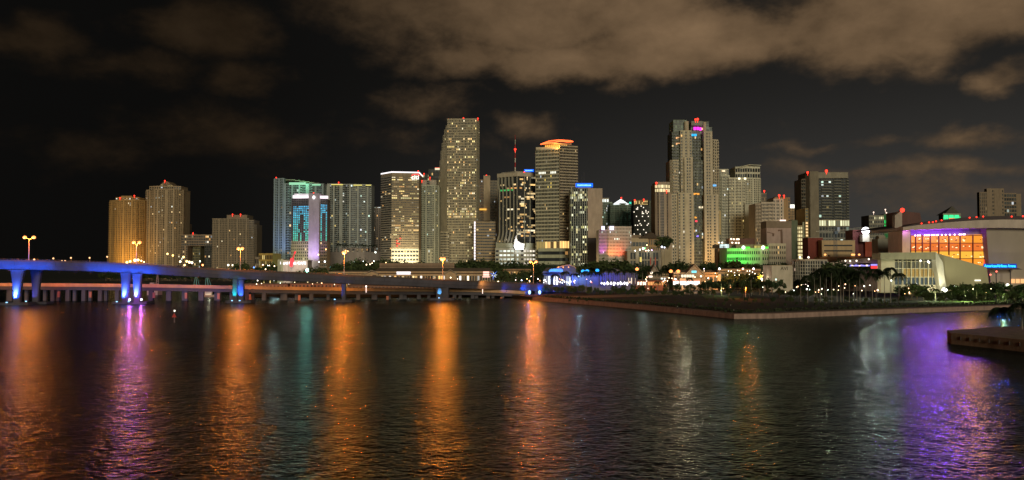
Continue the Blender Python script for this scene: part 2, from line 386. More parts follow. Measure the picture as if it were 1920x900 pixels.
def build_land():
    left = [Vector((-6000, 1050, 0)), Vector((XP(300, 1000), 1000, 0)), Vector((XP(448, 640), 620, 0)), ground(455, 557), ground(700, 557), ground(945, 557)]
    pts = [(p.x, p.y) for p in left + SP[1:]] + [(6000, SP[-1].y), (6000, 9000), (-6000, 9000)]
    m = mat('park_ground', (.009, .010, .005), .95, 0, .4, .06)
    b = MB(); b.prism(pts, -1.0, 1.9); o = b.build('land', m); o['kind'] = 'structure'
    # stone quay edge: coping, walkway and inner kerb follow the shore
    def strip(name, o0, o1, z0, z1, mm):
        P = SP[1:]; s = MB(); ofs = []
        for i, p in enumerate(P):
            q0 = P[max(0, i - 1)]; q1 = P[min(len(P) - 1, i + 1)]; d = (q1 - q0).normalized(); n = Vector((-d.y, d.x, 0)); ofs.append(n)
        for i in range(len(P) - 1):
            a, c = P[i], P[i + 1]; na, nc = ofs[i], ofs[i + 1]
            s.hexa([(*(a + na * o0).xy, z0), (*(c + nc * o0).xy, z0), (*(c + nc * o1).xy, z0), (*(a + na * o1).xy, z0), (*(a + na * o0).xy, z1), (*(c + nc * o0).xy, z1), (*(c + nc * o1).xy, z1), (*(a + na * o1).xy, z1)])
        o = s.build(name, mm); o['kind'] = 'structure'
    stone = mat('quay_stone', (.29, .19, .15), .9, 0, .3, .5, .4)
    strip('seawall', -.6, .0, -1, 1.9, stone); strip('promenade', 0.0, 5.2, 1.2, 2.02, mat('promenade_paving', (.22, .14, .10), .9, 0, .25, .4))
    strip('kerb', 5.2, 5.6, 1.2, 2.3, mat('kerb_dark', (.03, .024, .02), .9))
    # joints of the coping: 300 stones would be a pixel each, so a few recessed expansion joints
    hd = MB()
    hedge_m = mat('hedge_leaf', (.035, .045, .018), .9, 0, .5, 2.0)
    P = SP[1:]
    for i in range(len(P) - 1):
        a, c = P[i], P[i + 1]; L_ = (c - a).length; d = (c - a) / L_; n = Vector((-d.y, d.x, 0))
        k = int(L_ / .55)
        for q in range(k):
            for _ in range(3):
                p = a + d * (q * .55 + rnd.uniform(-.3, .3)) + n * rnd.uniform(6.6, 9.0); z = rnd.uniform(1.9, 3.3); r = rnd.uniform(.3, .6)
                t = Vector((rnd.uniform(-1, 1), rnd.uniform(-1, 1), rnd.uniform(-1, 1))).normalized() * r; t2 = t.cross(Vector((rnd.uniform(-1, 1), rnd.uniform(-1, 1), 1))).normalized() * r
                q0 = Vector((p.x, p.y, z)); hd.quad(q0 - t, q0 - t2, q0 + t, q0 + t2)
    o = hd.build('hedge', hedge_m); o['kind'] = 'stuff'; tag(o, 'long dark hedge running behind the stone promenade at the water edge', 'hedge')
    # pale lawns lit by the park lamps
    for poly, nm in [([(1315, 553), (1390, 556), (1385, 561), (1322, 559)], 'lawn'), ([(1722, 571), (1900, 564), (1990, 560), (1990, 556), (1900, 558), (1720, 566)], 'lawn'), ([(1040, 556), (1140, 553), (1250, 549), (1370, 545), (1370, 548), (1200, 556), (1060, 560)], 'footpath')]:
        pp = [ground(a, c, 1.95) for a, c in poly]; s = MB()
        s.v = [tuple(p) for p in pp]; s.f = [tuple(range(len(pp)))]
        o = s.build(nm, mat('lawn_grass', (.06, .10, .025), .95, 0, .5, .8) if nm == 'lawn' else mat('path_paving', (.2, .15, .09), .9)); o['kind'] = 'structure'
        if sum((pp[i].x * pp[(i + 1) % len(pp)].y - pp[(i + 1) % len(pp)].x * pp[i].y) for i in range(len(pp))) < 0: o.data.flip_normals()
    # near quay on the right
    t = thing('stone_quay', 'near stone quay jutting in from the right edge of the photo', 'quay', ground(1850, 650))
    zt = 2.9
    ring = [ground(1776, 640), ground(1784, 645), ground(1850, 652), ground(1920, 660), ground(2200, 690)]
    top = [ground(1775, 619, zt)] ; 
    pts = [(p.x, p.y) for p in ring]; far = [ground(2200, 588, zt), ground(1940, 611.5, zt), ground(1860, 613.5, zt), ground(1776, 620.5, zt)]
    pts += [(p.x, p.y) for p in far]
    MB().prism(pts, -1, zt).build('wall', mat('near_quay_stone', (.26, .16, .10), .9, 0, .35, .5, .5), t)
    cx = sum(p[0] for p in pts) / len(pts); cy = sum(p[1] for p in pts) / len(pts)
    MB().prism([(p[0] + (.4 if p[0] < cx else 0), p[1] + (1.1 if p[1] < cy else -.4)) for p in pts], zt + .004, zt + .03).build('paving', mat('near_paving', (.26, .18, .13), .9, 0, .3, .6), t)
    for k in range(8):      # fender timbers let into the quay face
        p = ring[1].lerp(ring[3], k / 7.4); MB().box(p.x - .14, p.x + .14, p.y - .2, p.y - .02, 1.3, 2.2).build('fender', mat('fender_timber', (.05, .035, .03), .9), t)
    return t
QUAY = build_land()
# ------------------------------------------------------------------ wall colours
CREAM = mat('cream_render', (.46, .38, .25)); BEIGE = mat('beige_render', (.40, .31, .20)); TAN = mat('tan_render', (.33, .21, .10)); OCHRE = mat('ochre_render', (.40, .24, .09))
WHITE = mat('white_render', (.56, .50, .38)); GREYW = mat('grey_white_render', (.40, .40, .33)); BROWN = mat('brown_stone', (.24, .17, .11)); DARKC = mat('dark_cladding', (.07, .065, .055))
BRICK = mat('red_brick', (.17, .035, .022)); CONC = mat('grey_concrete', (.30, .26, .20)); BLUEG = mat('blue_grey_render', (.24, .30, .30)); PINKW = mat('pinkish_stone', (.36, .29, .23)); OLIVE = mat('olive_render', (.30, .30, .19))
ROOFD = mat('dark_roof_tiles', (.07, .05, .035), .9); MET = mat('grey_metal', (.2, .2, .2), .5, .4); GREENG = mat('green_grey_render', (.27, .31, .22))
def sign_marks(b, x0, x1, t0, t1, n, dy, m):   # lettering too blurred in the photo to read: uneven glowing strokes
    mb = MB(); Y = b.Y + dy; w = (x1 - x0) / n
    for k in range(n):
        a = x0 + k * w; q = rnd.random() * (t1 - t0) * .35
        mb.box(XP(a + w * .1, Y), XP(a + w * .38, Y), Y, Y + .3, ZP(t1, Y), ZP(t0 + q * .3, Y)); mb.box(XP(a + w * .38, Y), XP(a + w * .8, Y), Y + .02, Y + .3, ZP(t1 - q, Y) - .0, ZP(t1 - q - (t1 - t0) * .3, Y))
    mb.build('lettering', m, b.root, kind='stuff')
# ------------------------------------------------------------------ left group
b = Bld('apartment_tower', 'amber lit apartment tower with a rounded top, leftmost of the skyline', 238, 1330)
b.vol([(205, 14), (220, 0), (254, -3), (270, 12)], 376, nf=42, nb=[5, 11, 5], wall=OCHRE, pw=[.45, .5, .45], sh=.32, d=.7, lit=.012, pat=['bwb', 'wbwswbwwsbw', 'bwb'], dim=(.04, .022, .006))
b.vol([(216, 4), (226, 0), (250, 0), (260, 4)], 371, bot=376, nf=2, nb=[3, 8, 3], wall=OCHRE, lit=.3); b.vol([(226, 6), (246, 6)], 368, bot=371, nf=1, nb=4, wall=OCHRE, lit=.4)
b.beacon(225, 371); b.beacon(252, 367)
light('SPOT', at(225, 500, 1290), (1, .60, .10), 1.1e5, b.root, 1, at(228, 465, 1328), 110, 1, 'floodlight'); light('SPOT', at(256, 500, 1290), (1, .52, .10), 1.2e5, b.root, 1, at(256, 470, 1328), 100, 1, 'floodlight'); b.done()
b = Bld('apartment_tower', 'tall slender apartment tower with an arched penthouse, left of the skyline', 308, 1340)
b.vol([(273, 12), (290, 0), (326, -3), (343, 12)], 356, nf=50, nb=[6, 12, 6], wall=mat('warm_stone', (.34, .25, .15)), pw=.45, sh=.3, d=.7, lit=.022, pat=['bwsbws', 'wsbwwbsswbws', 'wbswbs'], rows={31: .3, 37: .25}, dim=(.02, .013, .005))
b.vol([(279, 4), (292, 0), (324, 0), (338, 4)], 350, bot=356, nf=2, nb=[3, 8, 3], wall=mat('warm_stone', ()), lit=.1)
for k in range(6): b.vol([(296 + k * 2, 4), (325 - k * 2.5, 4)], 349 - k * 1.8, bot=351 - k * 1.8, nf=1, nb=5, wall=mat('warm_stone', ()), lit=.5 if k < 2 else .1, parapet=.4, pal=YEL)
b.beacon(309, 339); b.done()
b = Bld('office_tower', 'thin tower with a yellow light strip, behind the arched penthouse tower', 345, 1600)
b.vol([(340, 0), (349, 4)], 420, nf=20, nb=3, wall=BROWN, lit=.05); b.block(343.2, 345.6, 424, 470, emit('yellow_strip', (1, .8, .25), 1.1), dy=-1.5, depth=1, name='light_strip'); b.done()
b = Bld('waterfront_hotel', 'low dark hotel with an arched portal, between two left towers', 368, 1330)
b.vol([(340, 0), (398, 6)], 441, bot=461, nf=4, nb=18, wall=BROWN, lit=.10, pw=.2); b.vol([(340, 0), (352, 0)], 461, nf=14, nb=4, wall=BROWN, lit=.02, pat='wwsw', parapet=0)
b.vol([(362, 12), (376, 10)], 463, nf=12, nb=5, wall=mat('olive_brown', (.18, .16, .08)), lit=.04); b.vol([(384, 4), (398, 0)], 461, nf=14, nb=4, wall=DARKC, lit=.03, parapet=0)
b.roofstuff(352, 392, 441, 2, 4); b.beacon(362, 437, r=1.1); b.done()
b = Bld('apartment_block', 'broad dim apartment block with stepped right shoulder, left of the twin towers', 440, 1300)
DIMB = mat('dim_stone', (.23, .18, .12))
b.vol([(398, 0), (466, -4)], 411, nf=34, nb=24, wall=DIMB, pw=.45, sh=.35, lit=.008, pat='wwwwsw', dim=(.012, .009, .004)); b.vol([(466, -4), (476, 0)], 414, nf=33, nb=4, wall=DIMB, pw=.4, lit=.01)
b.vol([(476, 0), (481, 6)], 422, nf=31, nb=2, wall=DIMB, pw=.4, lit=.02); b.vol([(425, 6), (463, 4)], 404, bot=411, nf=2, nb=8, wall=DIMB, lit=.02, pat='s'); b.beacon(436, 402, r=1.3); b.beacon(451, 402, r=1.3); b.done()
# small yellow-lit low-rise
b = Bld('lowrise_block', 'small yellow lit lowrise beside the teal window tower', 497, 900)
b.vol([(486, 0), (512, -4)], 477, nf=5, nb=9, wall=mat('ochre_low', (.45, .3, .08)), lit=.5, pal=YEL, gain=.8); b.vol([(478, -3), (487, 0)], 484, nf=4, nb=3, wall=BROWN, lit=.3); b.done()
# ------------------------------------------------------------------ twin slab towers and the lavender tower
b = Bld('condominium_tower', 'wide condominium slab with green lit crown, behind the lavender striped tower', 560, 1260)
b.vol([(513, 0), (532, -6)], 336, nf=40, nb=7, wall=BLUEG, pw=.35, sh=.2, lit=.02, pal=COOL + WARM, pat='sbwswbs', d=.9)
b.vol([(532, -6), (606, -2)], 346, nf=38, nb=22, wall=BLUEG, pw=.16, sh=.15, lit=.022, pal=COOL + WARM, pat='sgbgswwgsbwgs', d=.9, dim=(.01, .02, .018))
for k in range(7): b.vol([(513 + k * 3, 1), (606 - k * 9, 1)], 344.5 - k * 1.3, bot=347 - k * 1.3, nf=1, nb=6, wall=GREENG, pat='s', parapet=.3)
b.block(541, 572, 342, 346.5, emit('green_crown', (.45, 1, .6), .75), dy=-7, depth=1.5, name='crown_light'); b.block(584, 600, 345, 347.8, emit('green_crown', ()), dy=-7, depth=1.5, name='crown_light')
b.beacon(518, 333, r=1.2)
light('SPOT', at(524, 497, 1215), (.25, .42, 1), 1.4e5, b.root, 1.5, at(523, 420, 1254), 75, 1, 'floodlight')
light('SPOT', at(570, 340, 1240), (.3, 1, .55), 2.5e4, b.root, 1.0, at(568, 352, 1256), 120, 1, 'floodlight')
b.done()
b = Bld('condominium_tower', 'second condominium slab with yellow roof strips and vertical stripes, right of the lavender tower', 654, 1280)
b.vol([(612, 0), (654, -6)], 347, bot=474, nf=34, nb=14, wall=mat('pale_stripe', (.34, .35, .31)), pw=.16, sh=.15, lit=.03, pal=COOL + YEL, pat='ssbwsgbwssbgwbss', d=.9, dim=(.012, .016, .014))
b.vol([(654, -6), (696, 2)], 347, bot=474, nf=34, nb=14, wall=mat('pale_stripe', ()), pw=.16, sh=.15, lit=.035, pal=COOL + YEL, pat='swbbwsgwbbwsgbws', d=.9, dim=(.012, .016, .014))
for a, c, t in ((620, 642, 345.5), (662, 678, 346.5), (685, 695, 346.5)): b.block(a, c, t, t + 1.3, emit('yellow_roof_strip', (1, .85, .2), 1.1), dy=-7.5, depth=1, name='roof_light')
b.block(613, 640, 344, 347, mat('pale_stripe', ()), dy=2); b.beacon(635, 342, r=1.2); b.done()
b = Bld('parking_podium', 'grey podium with rooftop palms below the yellow stripped slab tower', 668, 1120)
b.vol([(606, 0), (668, -3), (722, 4)], 474, nf=5, nb=[10, 9], wall=mat('podium_grey', (.20, .17, .15)), pw=.3, lit=.0, pat='s'); b.vol([(640, 6), (690, 6)], 466, bot=474, nf=2, nb=16, wall=mat('podium_grey', ()), lit=.3, pal=WARM, gain=.5); PODIUM_Z = ZP(474, 1120)
for k in range(9): b.block(630 + k * 9, 632.5 + k * 9, 465, 474, mat('podium_grey', ()), dy=-1, depth=2, name='column')
b.done()
# the lavender tower with teal windows
def art(u, v, i, j):
    a = abs((u - .5) * 2.2); body = (.25 < v < .62 and a < .34 + .1 * math.sin(v * 20)) or (.62 < v < .74 and a < .22) or (v <= .25 and .1 < a < .5)
    if body: return (.012, .012, .01)
    k = .55 + .7 * rnd.random(); t = v
    return ((.08 + .02 * t) * k, (.80 - .20 * t) * k, (.50 + .55 * t) * k) if rnd.random() > .06 else (.02, .05, .06)
b = Bld('hotel_tower', 'hotel tower with lavender blank shaft and teal window art', 582, 1000)
MAUVE = mat('mauve_concrete', (.38, .34, .38)); GRIDB = mat('grid_beige', (.33, .30, .20))
b.vol([(546, 0), (579, -7)], 453, nf=13, nb=9, wall=GRIDB, pw=.42, sh=.45, lit=.03, pal=WARM, depth=24, parapet=0)
b.vol([(546, 0), (579, -7)], 373, bot=453, nf=24, nb=10, wall=mat('mauve_frame', (.12, .11, .11)), pw=.24, sh=.38, depth=24, cellfn=lambda u, v, i, j: art((u - .1) / .85, (v) / .82, i, j) if 0.08 <= u < .95 and v < .82 else (.01, .008, .012), parapet=0)
b.vol([(597, -4), (613, 4)], 453, nf=13, nb=5, wall=mat('side_beige', (.22, .17, .12)), pw=.25, sh=.5, lit=.02, depth=18, parapet=0)
b.vol([(597, -4), (613, 4)], 373, bot=453, nf=24, nb=5, wall=mat('mauve_frame', ()), pw=.24, sh=.38, depth=18, cellfn=lambda u, v, i, j: art((u) / 1.0, v / .86, i, j) if v < .86 else (.01, .01, .01), parapet=0)
b.vol([(578, -9), (598, -9)], 365, depth=24, wall=MAUVE, solid=MAUVE, parapet=1)
WS = emit('white_sign_band', (1, .86, .92), 1.3)
b.block(548, 577.5, 366, 371.5, WS, dy=-7.8, depth=4, name='sign_band'); b.block(598.5, 613, 367, 372, WS, dy=-5.5, depth=5, name='sign_band'); b.block(551, 577, 363.5, 364.5, WS, dy=-4, depth=2, name='sign_band')
mb = MB(); p = at(588.5, 370, 990.5); mb.ball(p, 1.7, 10, 6, 1.3); mb.build('emblem', emit('emblem_white', (1, .95, .9), 2), b.root)
light('SPOT', at(588, 503, 972), (.60, .38, 1), 1.1e5, b.root, 1, at(588, 430, 991), 90, 1, 'floodlight')
light('SPOT', at(562, 505, 960), (1, .95, .7), 5e4, b.root, 1, at(563, 478, 993), 80, 1, 'floodlight')
b.beacon(588, 362, r=1.1); b.done()
b = Bld('condominium_tower', 'narrow grey tower with white roof lights, between the striped slab and the white crowned office', 703, 1350)
b.vol([(693, 0), (716, -2)], 391, nf=34, nb=9, wall=mat('dim_pink', (.24, .20, .17)), pw=.5, sh=.3, lit=.03, pat='bwsbwwsbw'); b.vol([(694, 3), (714, 3)], 388, bot=391, nf=1, nb=10, wall=mat('dim_pink', ()), lit=.9, pal=COOL, gain=1.3, parapet=.3); b.done()
# ------------------------------------------------------------------ central towers
b = Bld('office_tower', 'brown banded office tower with white outlined roof and red arc logo', 750, 1060)
CB = mat('bank_brown', (.26, .205, .125))
rows = {j: .10 for j in range(8, 30)}; rows.update({30: .75, 27: .5, 24: .35, 22: .45, 18: .3, 12: .35, 10: .4, 8: .45, 31: .2})
b.vol([(714, 16), (734, -4)], 331, bot=494, nf=38, nb=8, wall=mat('bank_grey', (.26, .23, .18)), pw=.0, sh=.55, lit=.06, pal=WARM, d=.6, depth=40, parapet=0)
b.vol([(734, -4), (785, 2)], 331, bot=468, nf=32, nb=15, wall=CB, pw=.16, sh=.55, lit=.06, rows=rows, pal=YEL + WARM, gain=.9, dim=(.04, .024, .007), run=.35, d=.6, depth=30, parapet=0)
b.vol([(734, -5), (785, 1)], 468, nf=8, nb=9, wall=mat('bank_base', (.50, .46, .34)), pw=.22, sh=.5, lit=.12, pal=YEL, gain=.8, d=.6, depth=30, parapet=0)
Yc = b.Y
poly = [(XP(714, Yc + 16), Yc + 16), (XP(734, Yc - 5), Yc - 5), (XP(785, Yc + 1), Yc + 1), (XP(785, Yc + 1), Yc + 45), (XP(714, Yc + 16), Yc + 45)]
b.W(CB).prism(poly, ZP(331, Yc) , ZP(324.5, Yc))
cx = sum(p[0] for p in poly) / 5; cy = sum(p[1] for p in poly) / 5
MB().prism([(cx + (p[0] - cx) * 1.02, cy + (p[1] - cy) * 1.03) for p in poly], ZP(324.3, Yc), ZP(322.3, Yc)).build('roof_outline_light', emit('white_roof_line', (1, .93, .95), 1.5), b.root)
text_part('citi', 8.5, at(778.5, 332.5, Yc - 1.2) , emit('sign_white', (1, .95, .85), 1.8), b.root, .2, bold=.12)
pts = []; c0 = at(779.5, 332.0, Yc - 1.2); arcm = MB()
for k in range(8):
    t0 = math.pi * (.15 + .7 * k / 8); t1 = math.pi * (.15 + .7 * (k + 1) / 8)
    P = [(c0.x + math.cos(t) * r * 1.3, c0.z + math.sin(t) * r * .75 + .3) for t, r in ((t0, 4.2), (t1, 4.2), (t1, 5.2), (t0, 5.2))]; arcm.extrude_y(P, Yc - 1.5, Yc - 1.2)
arcm.build('logo_arc', emit('sign_red', (1, .06, .06), 1.8), b.root)
light('SPOT', at(757, 500, 1020), (1, .88, .6), 2.2e5, b.root, 1, at(757, 482, 1055), 110, 1, 'floodlight')
for px, py in ((743, 450), (743, 455), (749, 446), (743, 460), (747, 456)): b.block(px, px + 3, py, py + 2.2, emit('red_window', (1, .05, .03), 1.4), dy=-6, depth=1, name='lit_pane')
b.beacon(784, 320.5, r=.9); b.done()
b = Bld('residential_tower', 'pale stepped residential tower, right of the brown banded office', 804, 1120)
b.vol([(787, 0), (800, -3), (816, -3), (823, 3)], 349, nf=44, nb=[5, 6, 3], wall=mat('pale_green_white', (.38, .38, .28)), pw=.4, sh=.28, lit=.02, pal=COOL + YEL, pat=['sbbws', 'ggwwbs', 'bws'], dim=(.012, .018, .012)); b.vol([(787, 3), (818, 0)], 339, bot=349, nf=3, nb=5, wall=mat('pale_cap', (.33, .31, .24)), pat='ssws', lit=.05)
b.vol([(800, -6), (812, -6)], 468, nf=10, nb=4, wall=mat('pale_low', (.5, .48, .34)), pw=.5, pat='swsw'); b.beacon(791, 338, r=1.2); b.beacon(806, 333, r=1.2); b.done()
b = Bld('dark_tower', 'dark glass tower with a red and green topped corner, behind the pale stepped tower', 814, 1500)
b.vol([(803, 0), (826, 0)], 318, nf=36, nb=8, wall=DARKC, pw=.2, sh=.2, lit=.03); b.block(815, 825, 315, 318.5, emit('crown_cream', (1, .9, .6), 1.0), dy=-1, depth=3, name='crown_light'); b.block(815, 824, 314, 314.8, emit('crown_red', (1, .1, .05), 1.0), dy=-1, depth=2, name='crown_light'); b.done()
b = Bld('dark_tower', 'lower dark tower with a yellow top floor, behind the pale stepped tower', 796, 1480)
b.vol([(784, 0), (804, 0)], 327, nf=30, nb=8, wall=DARKC, lit=.02, rows={28: .6, 29: .6}, pal=YEL); b.beacon(795, 325.5, r=1.2); b.done()
# the tallest office tower
b = Bld('office_tower', 'tall grid office tower with a stepped left edge, tallest at the centre of the skyline', 860, 1150)
TW = mat('granite_grid', (.33, .285, .19))
rows = {j: .08 for j in range(60)}; rows.update({j: .15 for j in range(30, 56)}); rows.update({25: .9, 24: .9, 26: .55, 28: .30, 27: .3, 18: .15, 41: .4, 47: .45, 20: .1, 36: .4, 33: .35})
kw = dict(wall=TW, pw=.34, sh=.4, lit=.05, pal=YEL + WARM, gain=1.0, dim=(.05, .034, .012), d=.7, rows=rows, run=.2)
b.vol([(838, -2), (893, -4)], 225, nf=62, nb=20, depth=36, parapet=1.5, **kw)
b.vol([(893, -4), (898, 10)], 225, nf=62, nb=4, depth=20, wall=TW, pw=.3, sh=.4, lit=.05, d=.5, parapet=1.5)
for k, (px, top) in enumerate([(835.5, 236), (833, 243), (830.5, 253), (828.3, 268), (826.3, 282), (824.5, 300), (822.8, 330), (821.8, 352)]):
    z1 = ZP(top, 1150); z0 = ZP([(243), (253), 268, 282, 300, 330, 352, 352][k], 1150) - 3
    nf = max(2, int((ZP(top, 1150) - GZ) / 3.75))
    b.vol([(px, 4 + k * 1.5), (839, -1.5 + k * .02)], top, nf=nf, nb=max(2, int((839 - px) / 2.6)), depth=20, wall=TW, pw=.34, sh=.4, lit=.05, pal=YEL, d=.6, parapet=1)
b.vol([(822, -3), (842, -7)], 436, nf=18, nb=8, wall=TW, pw=.3, sh=.42, lit=.03, d=.5)
for px, py in ((841, 223.5), (869, 221.5), (896, 222)): b.beacon(px, py, dy=2, r=1.3)
for k in range(5): b.block(872 + k * 3, 873.5 + k * 3, 222.2, 225, MET, dy=6)
b.done()
b = Bld('light_mast', 'white vertical light strip on a slim building corner, right of the tallest tower', 891, 1120, 'light strip')
b.block(888.2, 892.2, 414, 492, PINKW, dy=2, depth=6)
for k in range(14): b.block(889.0, 891.4, 415.5 + k * 5.2, 419.6 + k * 5.2, emit('white_strip', (1, .9, .92), 1.6), dy=0, depth=1, name='light_panel')
b.done()
b = Bld('residential_tower', 'dark residential tower with a blank beige pier, right of the tallest tower', 914, 1180)
b.vol([(897, 0), (907, 0)], 338, nf=36, nb=4, wall=BROWN, pw=.4, sh=.3, lit=.05, pal=COOL, pat='bwbw'); b.vol([(918, 0), (934, 0)], 340, nf=36, nb=6, wall=mat('dim_brown', (.2, .17, .12)), pw=.4, sh=.3, lit=.07, pal=COOL, pat='wbwbws')
b.vol([(906.5, -4), (919, -4)], 331, bot=414, depth=20, wall=BEIGE, solid=BEIGE, parapet=1); b.block(898, 912, 391, 394, emit('amber_strip', (1, .5, .08), 1.2), dy=-6, depth=1.5, name='light_strip'); b.beacon(912, 329, r=1.3); b.done()
b = Bld('office_block', 'brown midrise with horizontal bands at the foot of the tallest tower', 910, 1080)
b.vol([(893, -3), (929, 0)], 417, nf=20, nb=9, wall=mat('band_brown', (.30, .23, .14)), pw=.06, sh=.5, lit=.015, d=1.0, dim=(.01, .007, .004)); b.roofstuff(896, 925, 417, 3, 3); b.done()
# black glass tower with flared ribs
b = Bld('glass_tower', 'black glass tower with white flared ribs above a white lit garage', 966, 1040)
Y = b.Y; RIB = mat('rib_white', (.30, .28, .21))
def offrow(base): return base
rows = {6: .5, 7: .35, 9: .4, 10: .35, 12: .15, 14: .35, 21: .2, 25: .3, 28: .12, 31: .3, 33: .3}
gfn = lambda u, v, i, j: ((.05, .55, .12) if rnd.random() < .7 else (.02, .2, .05)) if j == 30 and u < .78 else None
b.vol([(936, 12), (970, -2)], 331, bot=457, nf=38, nb=14, wall=DARKC, pw=.1, sh=.12, d=.15, lit=.02, rows={k: v * .35 for k, v in rows.items()}, pal=WARM, run=.5, gain=.9, parapet=0, cellfn=gfn, dim=(.002, .002, .002))
b.vol([(970, -2), (1005, 6)], 331, bot=457, nf=38, nb=16, wall=DARKC, pw=.1, sh=.12, d=.15, lit=.04, rows=rows, pal=WARM, run=.55, gain=1.0, parapet=0, dim=(.002, .002, .002))
def lp(t, off=0.0): # along the left face
    A = Vector((XP(936, Y + 12), Y + 12, 0)); B = Vector((XP(970, Y - 2), Y - 2, 0)); u = (B - A).normalized(); n = Vector((u.y, -u.x, 0)); return A.lerp(B, t) + n * off, u
zt, zb = ZP(331, Y), ZP(457, Y)
for k in range(5):
    p, u = lp(.02 + k * .196 + .02); n = Vector((u.y, -u.x, 0)); mb = MB(); w = .6
    prof = [(zb - 1, 5.0), (zb + 5, 4.2), (zb + 11, 2.2), (zb + 16, 1.4), (zt - 24, 1.4), (zt - 17, 2.0), (zt - 10, 3.0), (zt, 3.2)]
    i0 = len(mb.v)
    for z, o in prof:
        q = 1.0 if z > zb + 12 else 1.0
        sx = -u * (2.2 if z < zb + 2 else 1.4 if z < zb + 6 else .4 if z < zb + 12 else 0)
        sx += -u * (1.3 if z > zt - 12 else 0)
        for a, c in ((-w, -.2), (w, -.2), (w, o), (-w, o)):
            v = p + u * a + n * c + sx; mb.v.append((v.x, v.y, z))
    for j in range(len(prof) - 1):
        for a in range(4): q = i0 + j * 4; mb.f.append((q + a, q + (a + 1) % 4, q + 4 + (a + 1) % 4, q + 4 + a))
    mb.f.append((i0 + 3, i0 + 2, i0 + 1, i0)); mb.build('rib', RIB, b.root)
for px in (969.5, 983.5, 994, 1004.5): b.block(px - .75, px + .75, 331, 457, RIB, dy=-4 + (px - 970) * .22, depth=2.5, name='rib')
poly = [(XP(932, Y + 11), Y + 11), (XP(970, Y - 6), Y - 6), (XP(1008, Y + 4), Y + 4), (XP(1008, Y + 4), Y + 44), (XP(932, Y + 11), Y + 44)]
MB().prism(poly, ZP(331.2, Y), ZP(324, Y)).build('crown_band', mat('crown_stone', (.42, .36, .26)), b.root)
MB().prism([(p[0] * 1.0 + (5 if p[0] < XP(960, Y) else -3), p[1] + 5) for p in poly], ZP(324, Y), ZP(321, Y)).build('penthouse', CONC, b.root)
b.block(983, 1001, 317.5, 321.5, emit('deep_blue', (.0, .12, 1), 1.8), dy=4, depth=2, name='sign_panel'); sign_marks(b, 985, 999, 318.4, 320.6, 7, 3.6, emit('pale_blue', (.3, .75, 1), 2.2))
# podium garage, white lit decks behind a grid
b.vol([(930, 4), (970, -6), (1009, 2)], 457, bot=467, nf=2, nb=[8, 8], wall=mat('podium_band', (.30, .31, .23)), pw=.5, sh=.5, lit=.15, pat=['s', 's'], parapet=0, depth=40)
wfn = lambda u, v, i, j: (.85 * (k := rnd.uniform(.5, 1.5)), .92 * k, .78 * k) if 0.03 < u else (.02, .02, .02)
b.vol([(929, 3), (965, -7)], 467, nf=8, nb=5, wall=mat('garage_concrete', (.36, .36, .3)), pw=.2, sh=.55, d=1.0, cellfn=wfn, depth=40, parapet=0)
b.vol([(965, -7), (976, -6)], 467, nf=8, nb=3, wall=mat('garage_concrete', ()), pw=.2, sh=.5, d=1.0, pat='sws', cellfn=wfn, depth=40, parapet=0); b.vol([(976, -6), (1008, 2)], 467, nf=8, nb=6, wall=mat('garage_concrete', ()), pw=.2, sh=.55, d=1.0, cellfn=lambda *a: tuple(c * g for c, g in zip(wfn(*a), (1.1, .9, .85))), depth=40, parapet=0)
# white sail shape over the entrance
pp = [at(x, y, Y - 14) for x, y in ((963.5, 462), (966, 468), (982, 468.5), (983.5, 457), (977, 455.5), (970, 451), (968, 440), (964.5, 452))]
MB().extrude_y([(p.x, p.z) for p in pp], Y - 14, Y - 11).build('entrance_sail', mat('sail_white', (.75, .75, .75)), b.root)
light('SPOT', at(973, 474, Y - 40), (.95, .95, 1), 5e4, b.root, .5, at(973, 461, Y - 14), 50, .6, 'floodlight')
mast = MB(); mast2 = MB(); p0 = at(966, 322, Y + 8); p1 = at(966, 253, Y + 8)
for k in range(8): 
    (mast if k % 2 else mast2).tube(p0.lerp(p1, k / 8), p0.lerp(p1, (k + 1) / 8), .9 - k * .08, .82 - k * .08, 5)
mast.build('antenna_section', mat('antenna_red', (.4, .02, .02)), b.root, kind='stuff'); mast2.build('antenna_section', WHITE, b.root, kind='stuff'); b.beacon(966, 280, dy=6, r=1.8); b.beacon(983, 323, r=1.2); b.done()
# banded condo hotel with orange neon ring
b = Bld('condominium_tower', 'balcony banded tower with a wavy orange neon ring on its roof', 1044, 1010)
Y = b.Y; BAND = mat('balcony_band', (.43, .40, .28)); BANDR = mat('balcony_band_warm', (.40, .33, .22))
fl = lambda u, v, i, j: ((1.2, .8, .25) if rnd.random() < .7 else (.9, .35, .08)) if j == 3 else None
def skyl(u, v, i, j):
    if j == 30 and rnd.random() < .6 and i > 1: return (1.3, 1.3, 1.1)
    if 26 <= j < 30 and .35 < u < .75: return (.03, .03, .015) if rnd.random() < .85 else (.7, .5, .1)
    return None
b.vol([(1005, 8), (1049, -4)], 280, nf=37, nb=16, wall=BAND, pw=.07, sh=.38, d=1.6, lit=.008, parapet=1, cellfn=skyl, dim=(.012, .012, .008), depth=34)
b.vol([(1049, -4), (1083, 5)], 274.5, bot=458, nf=34, nb=13, wall=BANDR, pw=.07, sh=.38, d=1.6, lit=.012, parapet=1, pal=WARM, dim=(.01, .007, .004), depth=24)
b.block(1005, 1050, 276, 280.5, BAND, dy=3, depth=30); 
b.vol([(1006, 6), (1049, -6)], 453, bot=468, nf=1, nb=8, wall=BAND, pw=.15, sh=.05, d=.8, cellfn=lambda u, v, i, j: (1.1 * (k := rnd.choice((.1, .9, 1.3))), .62 * k, .2 * k) if u > .35 else (.35, .25, .08), parapet=0)
